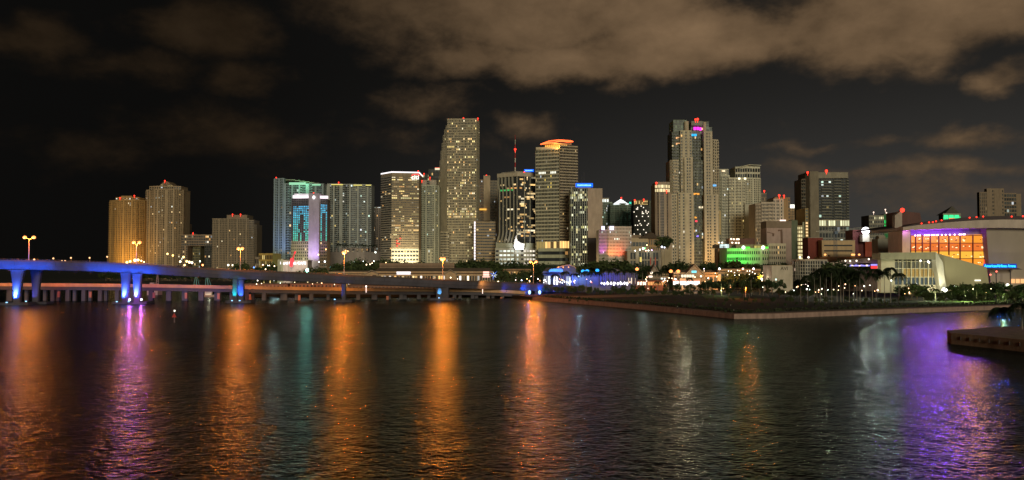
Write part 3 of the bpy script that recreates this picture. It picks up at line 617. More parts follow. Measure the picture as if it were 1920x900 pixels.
b.vol([(1049, -6), (1070, -1)], 452, bot=468, nf=1, nb=7, wall=BAND, pw=.12, sh=.05, d=.8, cellfn=lambda u, v, i, j: (1.6 * (k := rnd.uniform(.7, 1.2)), .95 * k, .3 * k), parapet=0)
b.vol([(1009, 0), (1049, -8), (1070, -3)], 468.5, nf=5, nb=[5, 4], wall=mat('garage_bands', (.33, .34, .24)), pw=.0, sh=.5, d=1.0, lit=.05, parapet=1)
b.vol([(1022, 8), (1064, 4)], 270.5, bot=277, nf=1, nb=12, wall=mat('crown_amber', (.5, .35, .15)), pw=.35, sh=.0, d=1.5, cellfn=lambda *a: (1.3, .62, .10), parapet=0, depth=22)
ring = MB(); cz = ZP(268.5, Y)
outline = [(1014, 2, 270.5), (1022, 0, 269), (1031, -2, 267.5), (1040, -3, 267), (1048, -3, 265), (1056, -3, 265), (1064, -2, 266), (1074, 2, 265.5)]
for k in range(len(outline) - 1):
    a, c = outline[k], outline[k + 1]; ring.tube(at(a[0], a[2], Y + a[1]), at(c[0], c[2], Y + c[1]), .75, n=6)
back = [(1074, 2, 265.5), (1070, 22, 264), (1048, 30, 262.5), (1030, 24, 264.5), (1014, 2, 270.5)]
for k in range(4): a, c = back[k], back[k + 1]; ring.tube(at(a[0], a[2], Y + a[1]), at(c[0], c[2], Y + c[1]), .75, n=6)
ring.build('neon_ring', emit('neon_orange', (1, .13, .03), 3.0), b.root)
can = MB(); can.prism([(XP(x, Y + d_), Y + d_) for x, d_ in ((1016, 2), (1040, 0), (1072, 3), (1068, 20), (1048, 27), (1028, 22))], ZP(270.4, Y), ZP(268.4, Y)); can.build('roof_canopy', mat('canopy_amber', (.5, .35, .2)), b.root)
light('POINT', at(1044, 273, Y - 6), (1, .5, .12), 9000, b.root, .5); light('SPOT', at(1044, 264, Y - 8), (1, .16, .05), 1.6e5, b.root, 6, (11, 170, 0), 13, 1, 'added_neon_spot'); b.done()  # added narrow spot throws the neon's red sheen onto the water
# ribbed office with blank concrete flank and blue sign
b = Bld('office_tower', 'ribbed office tower with a blank concrete flank and bright blue rooftop sign', 1100, 960)
Y = b.Y; rows = {36: .45, 35: .55, 34: .5, 33: .6, 21: .6, 22: .2, 17: .12, 12: .2, 7: .3, 4: .2, 9: .15, 30: .2}
b.vol([(1070, 6), (1103, -3)], 354, nf=38, nb=18, wall=mat('rib_grey', (.27, .29, .25)), pw=.0, sh=.1, d=.2, lit=.03, rows=rows, pal=[(.95, .9, .35), (1, .85, .4), (.9, .9, .6)], run=.5, gain=.9, dim=(.003, .004, .004), parapet=.5)
for k in range(8):
    A = Vector((XP(1070, Y + 6), Y + 6)); B = Vector((XP(1103, Y - 3), Y - 3)); p = A.lerp(B, (k + .3) / 8)
    MB().box(p.x - .45, p.x + .45, p.y - 1.2, p.y + .5, GZ, ZP(355, Y)).build('rib', mat('rib_grey', ()), b.root)
b.block(1102.3, 1130, 353, 446, mat('blank_flank', (.37, .29, .22)), dy=-5, depth=34, name='flank'); b.block(1102.3, 1131, 446.2, None, mat('dark_base', (.05, .045, .05)), dy=-3, depth=32, name='base')
b.block(1080, 1112, 343.5, 350.5, emit('deep_blue', ()), dy=2, depth=3, name='sign_panel'); sign_marks(b, 1083, 1109, 345.2, 348.8, 11, 1.6, emit('pale_blue', ()))
b.block(1084, 1108, 350.5, 354, CONC, dy=4, depth=12); 
for px in (1091, 1095): b.roof.tube(at(px, 350, Y + 6), at(px, 322 if px > 1092 else 330, Y + 6), .22, .1, 4)
b.done()
# ------------------------------------------------------------------ middle right cluster
TEALW = mat('teal_white', (.30, .36, .27))
b = Bld('condominium_tower', 'pale green condominium with bright white roof, behind the magenta lit hotel, left one', 1134, 1400)
b.vol([(1126, 0), (1148, 0)], 380, nf=34, nb=12, wall=TEALW, pw=.35, sh=.3, lit=.03, pal=COOL, dim=(.01, .02, .012)); b.vol([(1128, 4), (1142, 4)], 372, bot=380, nf=1, nb=3, wall=WHITE, cellfn=lambda *a: (1.1, 1.2, 1.1), parapet=1); b.done()
b = Bld('condominium_tower', 'pale green condominium with a glowing white domed crown and red beacon', 1168, 1380)
b.vol([(1144, 3), (1168, -3), (1191, 3)], 382.5, nf=40, nb=[14, 12], wall=TEALW, pw=.4, sh=.3, lit=.012, pal=YEL, pat=['wbwwsw', 'wbwwswg'], dim=(.01, .02, .012))
for k in range(5): b.block(1151 + k * 3, 1179 - k * 3, 381.5 - k * 2, 383.5 - k * 2, emit('white_crown', (.95, 1, 1), 1.3), dy=-2 + k, depth=14 - k, name='crown_light')
b.block(1181, 1190, 378.5, 382, emit('teal_crown', (.05, .9, .6), .9), dy=-2, depth=6, name='crown_light'); b.beacon(1165, 371, r=1.6); b.done()
b = Bld('residential_tower', 'dark tower dotted with round white lights under a yellow crown', 1202, 1300)
dots = lambda u, v, i, j: (1.7, 1.5, 1.2) if (j % 3 == 0 and (i + (j // 3) * 2) % 5 in (0,) and rnd.random() < .85) or rnd.random() < .03 else (.006, .006, .003)
b.vol([(1188, 0), (1217, 0)], 385, nf=50, nb=13, wall=mat('very_dark', (.05, .045, .03)), pw=.2, sh=.3, cellfn=dots); b.vol([(1189, 2), (1215, 2)], 376, bot=385, nf=3, nb=9, wall=mat('crown_gold', (.35, .25, .1)), cellfn=lambda *a: (1.0 * (k := rnd.choice((.1, .8, 1.2))), .72 * k, .25 * k))
b.beacon(1190, 375); b.beacon(1207, 374); b.done()
b = Bld('residential_tower', 'slim dark green tower with a green lit crown, left of the round topped office', 1227, 1320)
b.vol([(1217, 0), (1234, 0)], 378, nf=40, nb=8, wall=mat('dim_green', (.14, .15, .10)), pw=.4, sh=.3, lit=.02, pat='wbws'); b.block(1223, 1233, 377.5, 381, emit('green_neon', (.0, .9, .15), 1.0), dy=-2, depth=3, name='crown_light'); b.done()
b = Bld('office_tower', 'stone tower with two lit floors at its crown, left of the tallest condominium', 1243, 985)
b.vol([(1229, 2), (1236, -2), (1250, -2), (1259, 4)], 361, nf=32, nb=[2, 6, 3], wall=mat('pinkstone', (.34, .27, .20)), pw=[.6, .4, .5], sh=.12, lit=.0, pat=['sg', 'sgggss', 'gss'], dim=(.003, .002, .006), parapet=0)
b.vol([(1229, 1), (1235, -3), (1249, -3), (1256, 2)], 346, bot=361, nf=2, nb=[3, 6, 3], wall=mat('pinkstone', ()), pw=.25, sh=.25, cellfn=lambda *a: (1.3 * (k := rnd.choice((.6, 1, 1.3))), 1.05 * k, .55 * k), parapet=1); b.vol([(1231, 3), (1256, 3)], 342.5, bot=346, nf=1, nb=5, wall=mat('pinkstone', ()), pat='s'); b.beacon(1230.5, 343, r=1.6); b.beacon(1250, 357.5, dy=-5, r=1.2); b.done()
b = Bld('city_hotel', 'white slab hotel washed magenta and orange along its foot', 1155, 880)
Y = b.Y; SP_ = mat('slab_white', (.42, .38, .32))
b.vol([(1123, 3), (1140, -3)], 432, nf=16, nb=7, wall=SP_, pw=.6, sh=.5, d=.25, lit=.02, pal=COOL, gain=1.5, parapet=1); b.vol([(1140, -3), (1184, 3)], 426, nf=17, nb=16, wall=SP_, pw=.6, sh=.55, d=.25, lit=.03, pal=COOL, gain=1.6, parapet=1)
for a in ((1128, 1134), (1143.5, 1151)): b.block(a[0], a[1], 424, 431, emit('lilac_sign', (.8, .75, 1), 1.8), dy=-5, depth=1.5, name='sign_panel')
light('SPOT', at(1126, 484, Y - 9), (.85, .1, 1), 1.6e4, b.root, .5, at(1126, 462, Y), 70, 1, 'floodlight'); light('SPOT', at(1149, 484, Y - 14), (1, .25, .06), 2.6e4, b.root, .5, at(1149, 462, Y), 85, 1, 'floodlight'); light('SPOT', at(1161, 484, Y - 10), (1, .08, .02), 1.8e4, b.root, .5, at(1162, 470, Y), 70, 1, 'floodlight'); b.done()
b = Bld('lowrise_block', 'low stepped block with a pagoda like roof and pale balcony bands', 1205, 980)
b.vol([(1180, 0), (1215, 0)], 450, nf=5, nb=6, wall=BEIGE, pw=.1, sh=.5, lit=.0, parapet=.5); b.vol([(1180, 4), (1202, 4)], 441, bot=450, nf=2, nb=5, wall=BROWN, pat='s', parapet=.3)
for k in range(5): b.block(1198 + k * 5, 1240 - k * 4.5, 445 - k * 2.6, 447.5 - k * 2.6, ROOFD, dy=-1 + k, depth=16 - k * 2)
b.vol([(1212, 3), (1236, 3)], 447, nf=6, nb=6, wall=TAN, pw=.5, lit=.03); b.done()
b = Bld('shopping_podium', 'tan retail podium with grey glass front, under the big rooftop tree', 1218, 860)
b.vol([(1176, 2), (1240, -3)], 472, nf=4, nb=12, wall=mat('podium_tan', (.22, .19, .14)), pw=.3, sh=.2, lit=.02, d=.4, pat='swwswgwwsgws'); b.vol([(1240, -6), (1258, -2)], 471, wall=mat('podium_tan2', (.36, .29, .18)), nf=3, nb=4, pat='s')
b.block(1199.5, 1203, 482, 491, emit('yellow_door', (1, .75, .2), .9), dy=-4, depth=1, name='lit_doorway'); b.done(); ROOF_TREE_Z = ZP(471, 860)
for px, c, lb in ((1221, (.5, .04, .03), 'left'), (1230, (.5, .08, .03), 'middle'), (1239, (.35, .3, .2), 'right')):
    t = thing('banner_pole', f'{"red" if lb != "right" else "pale"} banner on a pole before the retail podium, {lb} of three', 'banner', at(px, 511, 780) * 1, 'banner poles before the retail podium')
    p = t.location; MB().tube((p.x, p.y, GZ), (p.x, p.y, ZP(482, 780)), .12, n=5).build('pole', MET, t); MB().box(p.x - .9, p.x - .1, p.y - .03, p.y + .03, ZP(497, 780), ZP(483, 780)).build('banner', mat('cloth_' + lb, c), t)
# tallest condominium on the right
b = Bld('condominium_tower', 'tallest condominium on the right, cream with stepped shoulders and a magenta crown sign', 1301, 1000)
Y = b.Y; CW = mat('condo_cream', (.47, .40, .28)); GL = mat('condo_glass_frame', (.13, .14, .105))
kb = dict(lit=.018, pal=MIXED, d=.7, gain=1.0); win = dict(wall=CW, pw=.48, sh=.40, **kb); bal = dict(wall=GL, pw=.14, sh=.26, dim=(.026, .024, .012), **kb)
b.vol([(1261, 0), (1277, 0)], 249, nf=50, nb=5, parapet=1, pat='bbgbb', **bal)
b.vol([(1277, -4), (1298, -4)], 247, nf=50, nb=5, parapet=1, pat='wsws', **win)
b.vol([(1298, 5), (1321, 5)], 254, nf=49, nb=8, parapet=1, pat='gbgbgbgb', **bal)
b.vol([(1321, -4), (1337, -4)], 249, nf=50, nb=4, parapet=1, pat='swws', **win)
b.vol([(1337, 2), (1348, 6)], 262, nf=48, nb=3, parapet=1, wall=CW, pw=.4, sh=.35, pat='bwb', **kb)
b.vol([(1264, 3), (1289, 3)], 224.5, bot=249, nf=5, nb=7, wall=GREENG, pw=.08, sh=.12, d=.2, lit=0, dim=(.03, .04, .02), parapet=.3); b.vol([(1297, 6), (1331, 6)], 227, bot=254, nf=6, nb=8, wall=GREENG, pw=.08, sh=.12, d=.2, lit=0, dim=(.03, .035, .02), parapet=.3, rows={0: .3}); b.vol([(1330, 8), (1337, 8)], 237, bot=262, nf=4, nb=3, wall=GREENG, pw=.08, sh=.12, d=.2, lit=0, dim=(.03, .035, .02), parapet=.3)
mb = MB(); p = at(1287, 240, Y + 1); mb.tube((p.x, p.y, ZP(247, Y)), (p.x, p.y, ZP(227.5, Y)), 2.9, n=14); mb.build('roof_cylinder', mat('cyl_stone', (.46, .37, .26)), b.root, smooth=False)
mb = MB(); p = at(1321, 240, Y + 1); mb.tube((p.x, p.y, ZP(249, Y)), (p.x, p.y, ZP(229, Y)), 2.0, n=12); mb.build('roof_cylinder', mat('cyl_stone', ()), b.root)
b.block(1298, 1319, 227, 235, mat('crown_plate', (.25, .24, .2)), dy=-1, depth=4)
b.vol([(1257.5, -2), (1262, -5), (1274, -5)], 302, nf=39, nb=[2, 4], parapet=1, pat=['w', 'bbbw'], **dict(win, pw=.35)); b.vol([(1284, -7), (1300, -7)], 297, nf=41, nb=4, parapet=1, pat='swws', **win)
b.vol([(1272, -10), (1301, -10)], 364, nf=29, nb=7, parapet=1, pat='wswsswsw', **win); b.vol([(1256, -7), (1272.5, -7)], 366, nf=28, nb=4, parapet=1, pat='wwbs', **dict(win, pw=.4))
b.vol([(1301, 0), (1322, 0)], 302, nf=39, nb=7, parapet=1, pat='gbwgbgb', **bal); b.vol([(1321, -8), (1347, -8)], 367, nf=29, nb=6, parapet=1, pat='swwsws', **win)
for a, t, c in ((1302.5, 238, 'm'), (1308, 238, 'm'), (1313, 239, 'm'), (1316.5, 239.5, 'o'), (1297, 251, 'b'), (1303, 251, 'b')):
    b.block(a, a + (4.2 if c != 'b' else 5), t, t + (5.5 if c == 'm' else 4), emit('magenta_sign', (1, .03, .75), 1.8) if c == 'm' else emit('orange_sign', (1, .4, .3), 1.3) if c == 'o' else emit('cyan_sign', (.02, .5, 1), 1.3), dy=1.5, depth=1, name='sign_letter')
for a0, a1, t, cc in ((1269, 1275, 257, 0), (1269, 1278, 268, 0), (1301, 1312, 362, 1), (1311, 1322, 387, 2), (1303, 1307, 406, 1), (1304, 1308, 413, 3), (1306, 1310, 441, 4), (1338, 1344, 346, 5)):
    b.block(a0, a1, t, t + 3.2, [emit('amber_win', (1, .5, .2), 1.2), emit('orange_win', (1, .4, .05), 1.2), emit('cream_win', (1, .8, .5), 1.3), emit('red_win', (1, .06, .1), 1.4), emit('violet_win', (.3, .2, 1), 1.4), emit('blue_win', (.15, .5, 1), 1.2)][cc], dy=-1.3, depth=1, name='lit_window')
b.beacon(1304, 224, r=1.6); b.beacon(1308, 223.5, r=2.0)
light('SPOT', at(1334, 517, Y - 60), (1, .6, .25), 1.6e5, b.root, 1, at(1334, 480, Y - 8), 70, 1, 'floodlight'); b.done()
b = Bld('condominium_tower', 'white gridded condominium with a glazed penthouse pavilion, right of the tallest condominium', 1385, 1080)
WG = mat('white_grid', (.50, .48, .36))
b.vol([(1347, 4), (1353, 0), (1369, 0)], 330, nf=36, nb=[2, 6], wall=WG, pw=.4, sh=.38, lit=.02, pal=COOL + YEL, pat=['b', 'bwwbws'], d=.8); b.vol([(1350, 4), (1367, 4)], 318, bot=330, nf=3, nb=5, wall=WG, pw=.4, lit=.06); b.block(1356, 1361, 319, 322, emit('cream_win', ()), dy=0, depth=1, name='roof_light')
b.vol([(1367, -2), (1398, -4)], 335, nf=35, nb=12, wall=WG, pw=.42, sh=.40, lit=.02, pal=YEL, d=.9, pat='wwbwswbwwsbw', rows={26: .1}, dim=(.006, .006, .004)); b.vol([(1398, -4), (1427, 3)], 335, bot=384, nf=12, nb=9, wall=WG, pw=.42, sh=.40, lit=.03, d=.9, pat='wwbws')
b.block(1397, 1416, 382, 452, mat('pale_blank', (.36, .35, .27)), dy=-8, depth=20, name='blank_wall'); b.block(1416, 1428, 384, 450, WG, dy=-2, depth=20)
b.vol([(1380, 2), (1402, -2), (1426, 2)], 314, bot=335, nf=2, nb=[5, 5], wall=WG, pw=.2, sh=.35, lit=.0, dim=(.02, .02, .015), d=.6)
poly = [at(x, y, Y_) for x, y, Y_ in ((1379, 316.5, 1079), (1405, 309.5, 1074), (1427, 310.5, 1080), (1427, 310.5, 1105), (1390, 311.5, 1105))]
rf = MB(); rf.prism([(p.x, p.y) for p in poly], [p.z for p in poly], [p.z + .9 for p in poly]); rf.build('pavilion_roof', WG, b.root)
for px in (1387.5, 1398.5): b.block(px - 1.8, px + 1.8, 333, 336.5, emit('cream_lamp', (1, .9, .6), 1.8), dy=-7, depth=1.5, name='roof_light')
b.block(1346, 1352, 395, 440, mat('amber_flank', (.5, .36, .16)), dy=-6); b.beacon(1433, 358, dy=18, r=1.4)
b.vol([(1426, 18), (1438, 18)], 361, nf=24, nb=5, wall=DIMB, lit=.02); b.done()
b = Bld('condominium_tower', 'cream stepped condominium with red beacons, left of the blank pinkish building', 1450, 1000)
b.vol([(1417, 3), (1428, -2)], 383, nf=23, nb=5, wall=mat('cream_pink', (.50, .42, .32)), pw=.4, sh=.35, lit=.03, pat='wbwb'); b.vol([(1428, -2), (1451, -4)], 381, nf=23, nb=9, wall=mat('cream_pink', ()), pw=.3, sh=.4, lit=.04, pal=WARM + [(.8, .3, 1)], pat='bwbwwb', d=.9)
b.vol([(1451, 2), (1470, 2)], 374, nf=24, nb=7, wall=mat('cream_pink', ()), pw=.4, sh=.4, lit=.03, pat='wswws'); b.vol([(1453, 14), (1482, 14)], 370, nf=24, nb=8, wall=TAN, pw=.5, lit=.01, pat='sswss'); b.roofstuff(1452, 1476, 370, 3, 3, 16)
b.beacon(1461, 366.5, r=1.8); b.beacon(1470, 367, r=1.4); b.block(1463, 1474, 412, 415.5, emit('salmon_lamp', (1, .75, .65), 1.7), dy=-6, depth=1, name='roof_light'); b.done()
b = Bld('office_tower', 'narrow tower with a bright white rooftop sign, behind the stepped condominium', 1488, 1300)
b.vol([(1479, 0), (1496, 0)], 390, nf=28, nb=6, wall=TAN, pw=.5, lit=.02); b.block(1480, 1491.5, 383.5, 390, emit('white_sign', (1, 1, .85), 1.8), dy=-3, depth=3, name='sign_panel'); b.done()
b = Bld('blank_building', 'blank pinkish wall building with a painted crane shadow, right of the stepped condominium', 1462, 820)
b.block(1437.5, 1484, 427.5, None, mat('pinkish_wall', (.37, .27, .22)), depth=20, name='wall'); b.block(1437, 1484.5, 414.5, 427.3, mat('pinkish_wall_top', (.20, .15, .10)), dy=1, depth=18, name='parapet_wall'); b.block(1484.2, 1496, 413, None, mat('flank_green', (.10, .12, .07)), dy=1.5, depth=18, name='side_wall')
mu = MB(); Y = 819.9
for poly in ([(1463, 431), (1467, 430), (1468, 458), (1464, 458)], [(1458, 431), (1463, 430.5), (1463, 433), (1459, 434)], [(1448, 437), (1452, 437.5), (1451.5, 443), (1448, 443)], [(1438, 434.5), (1449, 437), (1449, 438.2), (1438, 436)]):
    pp = [at(x, y, Y) for x, y in poly]; mu.extrude_y([(p.x, p.z) for p in reversed(pp)], Y, Y + .08)
mu.build('painted_shadow', mat('shadow_paint', (.15, .09, .06)), b.root, kind='stuff'); b.done()  # dark crane shadow painted on the wall as thin shapes
b = Bld('stair_tower', 'slim dark block with two columns of glowing stair landings', 1506, 900)
b.vol([(1494, 2), (1505, 0)], 424, nf=15, nb=3, wall=mat('stair_frame', (.3, .22, .1)), pw=.3, sh=.35, cellfn=lambda *a: (1.2 * (k := rnd.uniform(.6, 1.2)), 1.0 * k, .5 * k), parapet=1); b.vol([(1505, 2), (1510, 2)], 424, nf=2, nb=2, wall=OLIVE, pat='s')
b.vol([(1510, 0), (1516, 0)], 392, nf=24, nb=1, wall=mat('stair_frame', ()), pw=.3, sh=.45, cellfn=lambda u, v, i, j: (1.2, .75, .5) if j % 1 == 0 and v < .55 else (1.3, .8, .35) if v < .8 else (.03, .03, .02), parapet=1); b.done()
# right-hand dark tower
b = Bld('residential_tower', 'dark balconied tower with two red beacons, standing alone on the right', 1549, 1050)
b.vol([(1504.5, 8), (1519, 0)], 336, nf=30, nb=4, wall=mat('dim_band', (.22, .19, .14)), pw=.1, sh=.3, lit=.01, pat='bbww', d=.6); b.vol([(1512, 4), (1520, -4), (1536, -4)], 325, nf=10, nb=[2, 3], wall=mat('pier_dark', (.19, .16, .11)), pat='s')
b.vol([(1536, 0), (1592, 2)], 334, bot=413, nf=15, nb=12, wall=mat('balcony_grey', (.17, .165, .13)), pw=.06, sh=.16, d=.8, lit=.03, pal=YEL + COOL, pat='wbbbbwbbbwwbb', dim=(.004, .004, .004), parapet=0)
b.vol([(1536, -2), (1593, 0)], 413, bot=424, nf=1, nb=13, wall=CREAM, pw=.2, sh=.1, d=.5, cellfn=lambda *a: (1.0 * (k := rnd.choice((.1, .7, 1.1))), 1.0 * k, .6 * k), parapet=0); b.vol([(1536, 0), (1592, 2)], 424, nf=9, nb=10, wall=mat('lower_grid', (.2, .2, .17)), pw=.2, sh=.3, lit=.05, pal=COOL, parapet=0)
b.block(1535, 1592, 323, 333.8, mat('crown_dim', (.25, .22, .16)), dy=-1, depth=28, name='crown_band'); b.beacon(1514.5, 323.5, r=2); b.beacon(1520, 323.5, r=1.2); b.beacon(1549.5, 320.5, r=2.3); b.done()
b = Bld('brick_block', 'dark red windowless block left of the tan block with two dark strips', 1528, 800)
b.block(1515, 1543, 446, None, BRICK, depth=16, name='wall'); b.block(1515, 1543, 445.2, 446, CONC, dy=-.3, depth=16.6, name='parapet'); b.done()
b = Bld('lowrise_block', 'tan block with two long dark window strips behind the crane', 1572, 790)
b.block(1541, 1603, 451.5, None, mat('tan_block', (.46, .33, .18)), depth=14, name='wall'); 
for t in (459, 469): b.block(1545, 1598, t, t + 2.6, DARKGLASS, dy=-.3, depth=1, name='window_strip')
b.block(1540.5, 1603.5, 450.3, 451.5, BEIGE, dy=-.5, depth=15, name='parapet'); b.block(1555, 1597, 477, 481, mat('parapet_grid', (.25, .18, .1)), dy=-3, depth=2, name='balustrade'); b.done()
b = Bld('brick_block', 'dark red block with a stepped top, under the white globe light', 1615, 810)
b.block(1599, 1622, 431, None, mat('dark_brick', (.09, .022, .02)), depth=18, name='wall'); b.block(1622, 1646, 453, None, mat('brick_bright', (.24, .045, .02)), dy=-3, depth=16, name='wall'); b.block(1630, 1636, 446, 453, CONC, dy=2, depth=5, name='roof_box'); b.done()
t = thing('roof_lamp', 'large white globe light on a pale box over the red block', 'lamp', at(1623, 444, 800)); p = t.location
MB().box(p.x - 3.4, p.x + 3.4, 799, 806, ZP(453, 800), ZP(439.5, 800)).build('housing', mat('lamp_box', (.5, .48, .42)), t); MB().ball(at(1623, 432.5, 799.5), 3.7, 14, 9, .95).build('globe', emit('globe_white', (.95, .95, 1), 6), t, smooth=True)
light('POINT', at(1623, 432, 790), (.9, .92, 1), 1.2e4, t, 1)
b = Bld('office_tower', 'hazy tower with a green lit panel, left of the arena fin', 1652, 1250)
b.vol([(1630, 3), (1658, -2)], 405, nf=16, nb=9, wall=mat('hazy_grey', (.27, .25, .19)), pw=.3, sh=.4, lit=.03, rows={15: .6}, pal=[(1, .9, .5)]); b.vol([(1658, -2), (1675, 2)], 403, nf=14, nb=6, wall=mat('green_panel', (.12, .2, .1)), pw=.2, sh=.3, cellfn=lambda u, v, i, j: (.0, .75, .12) if j == 11 or j == 12 else (.0, .10, .02) if j > 4 else None)
for px, py in ((1638, 398), (1660, 393), (1662, 399)): b.beacon(px, py, r=1.4, m=emit('pale_beacon', (1, .7, .55), 2)); 
b.done()
b = Bld('crowned_tower', 'small tower with green lit ring under a pointed pyramid roof, behind the arena', 1786, 1350)
Y = b.Y; b.vol([(1769, 0), (1802, 0)], 403, bot=430, nf=6, nb=10, wall=mat('hazy_grey', ()), depth=14, z0=GZ, pw=.3, cellfn=lambda u, v, i, j: (.03, .85, .25) if j == 5 else None, parapet=1)
q = [at(x, 402, Y + d_) for x, d_ in ((1771, 0), (1801, 0))]; ap = at(1785.5, 386, Y + 13)
mb = MB(); P = [(q[0].x, Y, q[0].z), (q[1].x, Y, q[0].z), (q[1].x, Y + 27, q[0].z), (q[0].x, Y + 27, q[0].z)]
for k in range(4): mb.tri(P[k], P[(k + 1) % 4], ap)
mb.build('pyramid_roof', mat('roof_slate', (.10, .09, .07)), b.root)
for k in range(3): b.block(1771 + k * 10, 1779 + k * 10, 403, 410, emit('green_ring', (.05, 1, .35), 1.1), dy=-2, depth=1, name='ring_light')
b.block(1781, 1791, 409, 411.5, emit('orange_ring', (1, .2, .05), 1.2), dy=-3, depth=1, name='ring_light'); b.done()
b = Bld('residential_tower', 'hazy brown tower rising behind the right end of the arena roof', 1873, 1500)
HZ = mat('hazy_brown', (.23, .17, .11)); b.vol([(1838, 4), (1852, 0)], 361, nf=24, nb=4, depth=8, wall=HZ, pw=.6, lit=.02); b.vol([(1852, 0), (1884, 0)], 355, nf=24, nb=7, depth=8, wall=HZ, pw=.7, sh=.5, lit=.03, pat='ssws'); b.vol([(1884, 2), (1907, 2)], 363, nf=22, nb=5, depth=8, wall=HZ, pw=.15, sh=.3, lit=.08, pal=COOL); b.vol([(1905, 6), (1916, 6)], 364, nf=20, nb=3, depth=8, wall=HZ, pat='s'); b.done()
# ------------------------------------------------------------------ nearer low buildings on the right
b = Bld('city_hotel', 'green floodlit lowrise hotel with rows of square windows', 1420, 760)
Y = b.Y; GH = mat('hotel_cream', (.46, .42, .30))
b.vol([(1363, 4), (1400, -1)], 468, nf=6, nb=10, wall=GH, pw=.25, sh=.5, d=.5, lit=.0, dim=(.004, .01, .004), parapet=1); b.vol([(1400, -1), (1441, -1)], 468, nf=6, nb=10, wall=GH, pw=.4, sh=.5, d=.5, lit=.0, parapet=1, pat='wwwwwwsbbb')
b.vol([(1441, -3), (1473, 0)], 459, nf=8, nb=8, wall=GH, pw=.5, sh=.5, d=.5, lit=.02, parapet=1); b.block(1380, 1441, 458.5, 467.5, mat('penthouse_olive', (.25, .22, .12)), dy=6, depth=14, name='penthouse')
b.vol([(1414, 5), (1438, 5)], 459.5, bot=466, nf=1, nb=8, wall=mat('penthouse_olive', ()), cellfn=lambda *a: (.9 * (k := rnd.choice((.1, .6, 1))), .75 * k, .15 * k), parapet=0)
for px in (1394, 1431):
    MB().ball(at(px, 464, Y - 3), 1.6, 10, 6).build('floodlight_head', emit('flood_head', (.8, 1, .85), 4), b.root, smooth=True); b.block(px + 3, px + 12, 462.5, 465.8, emit('green_glow_strip', (.1, 1, .05), 1.1), dy=-2, depth=1, name='light_strip')
light('SPOT', at(1366, 511, Y - 14), (.0, 1, .08), 4e4, b.root, .6, at(1372, 486, Y), 100, 1, 'floodlight'); light('SPOT', at(1392, 505, Y - 30), (.0, 1, .06), 6e4, b.root, .6, at(1390, 480, Y), 75, 1, 'floodlight'); b.done()
b = Bld('lowrise_block', 'terrace restaurant with bright lamps above the green hotel', 1360, 800)
b.block(1346, 1376, 466, None, mat('terrace_brown', (.30, .17, .09)), depth=14, name='wall'); b.block(1367, 1388, 447, 458, mat('terrace_pink', (.45, .26, .15)), dy=8, name='upper_wall'); b.block(1387, 1415, 447, 459, mat('terrace_dark', (.14, .07, .05)), dy=8, name='roof_block')
for px, py in ((1348, 455), (1354, 455), (1371, 448), (1376, 448.5), (1382, 448.5), (1385, 448.5), (1373, 455), (1380, 455.5), (1385, 455.5)): MB().ball(at(px, py, 797), 1.0, 8, 5, .8).build('lamp_globe', emit('cream_globe', (1, .85, .65), 2.5), b.root)
b.vol([(1349, -2), (1367, -2)], 458, bot=465, nf=2, nb=6, wall=CONC, pw=.1, sh=.1, cellfn=lambda *a: (.7 * (k := rnd.choice((.3, 1, 1.6))), .9 * k, .9 * k), parapet=0); b.done()
b = Bld('curved_office', 'round fronted glass office with a white grid of frames', 1520, 600)
Y = b.Y; WF = mat('white_frame', (.55, .50, .40)); z1 = ZP(489, Y)
ch = [(1485, 12), (1492, 6), (1500, 2), (1509, 0), (1518, 0), (1527, 2), (1536, 6), (1551, 14)]
b.vol(ch, 489, bot=528, nf=6, nb=2, wall=WF, pw=.16, sh=.16, d=.5, lit=.02, pal=[(1, .7, .5)], dim=(.010, .008, .004), depth=10, parapet=0, gain=.5)
MB().prism([(XP(p, Y + d_ - 1.5), Y + d_ - 1.5) for p, d_ in ch] + [(XP(1551, Y + 30), Y + 30), (XP(1485, Y + 30), Y + 30)], z1 + .1, ZP(486, Y)).build('roof', mat('pale_roof', (.45, .38, .28)), b.root)
for px in (1500, 1516): MB().ball(at(px, 482.5, Y + 3), .8, 8, 5).build('roof_lamp', emit('cream_globe', ()), b.root)
b.done()
b = Bld('white_cube_building', 'plain white cube building with dark letters, beside the round glass office', 1466, 590)
b.block(1446, 1485.5, 498, None, mat('cube_white', (.46, .40, .30)), depth=20, name='wall'); b.block(1445.5, 1486, 497.2, 498, BEIGE, dy=-.3, depth=20, name='parapet')
text_part('AVI', 3.6, at(1470.5, 503.7, 589.9), mat('dark_letters', (.06, .045, .03)), b.root, .08); b.done()
b = Bld('terminal_hall', 'long low hall with a pale curved canopy roof and violet lights, behind the palms', 1606, 620)
Y = b.Y
for k in range(10):
    x0, x1 = 1556 + k * 10.2, 1556 + (k + 1) * 10.2; t0 = 492 - 8 * math.sin(min(1, k / 6) * 1.5); b.block(x0, x1, t0, t0 + 9, mat('canopy_grey', (.40, .33, .25)), dy=-2 - k * .02, depth=18, name='canopy_panel')
b.block(1552, 1656, 502, None, mat('hall_dark', (.14, .10, .08)), depth=16, name='wall')
for k in range(14): b.block(1583 + k * 3.4, 1585.5 + k * 3.4, 496.2 + (k % 3) * .5, 499.2, emit('violet_lamp', (.35, .3, 1), 1.4) if k % 4 else emit('salmon_lamp', ()), dy=-4, depth=1, name='coloured_light')
b.block(1633, 1648, 498.5, 503.5, emit('red_sign', (1, .05, .05), 1.4), dy=-4.5, depth=1, name='sign_panel'); b.block(1633, 1648, 495, 498, emit('violet_lamp', ()), dy=-4.5, depth=1, name='sign_panel')
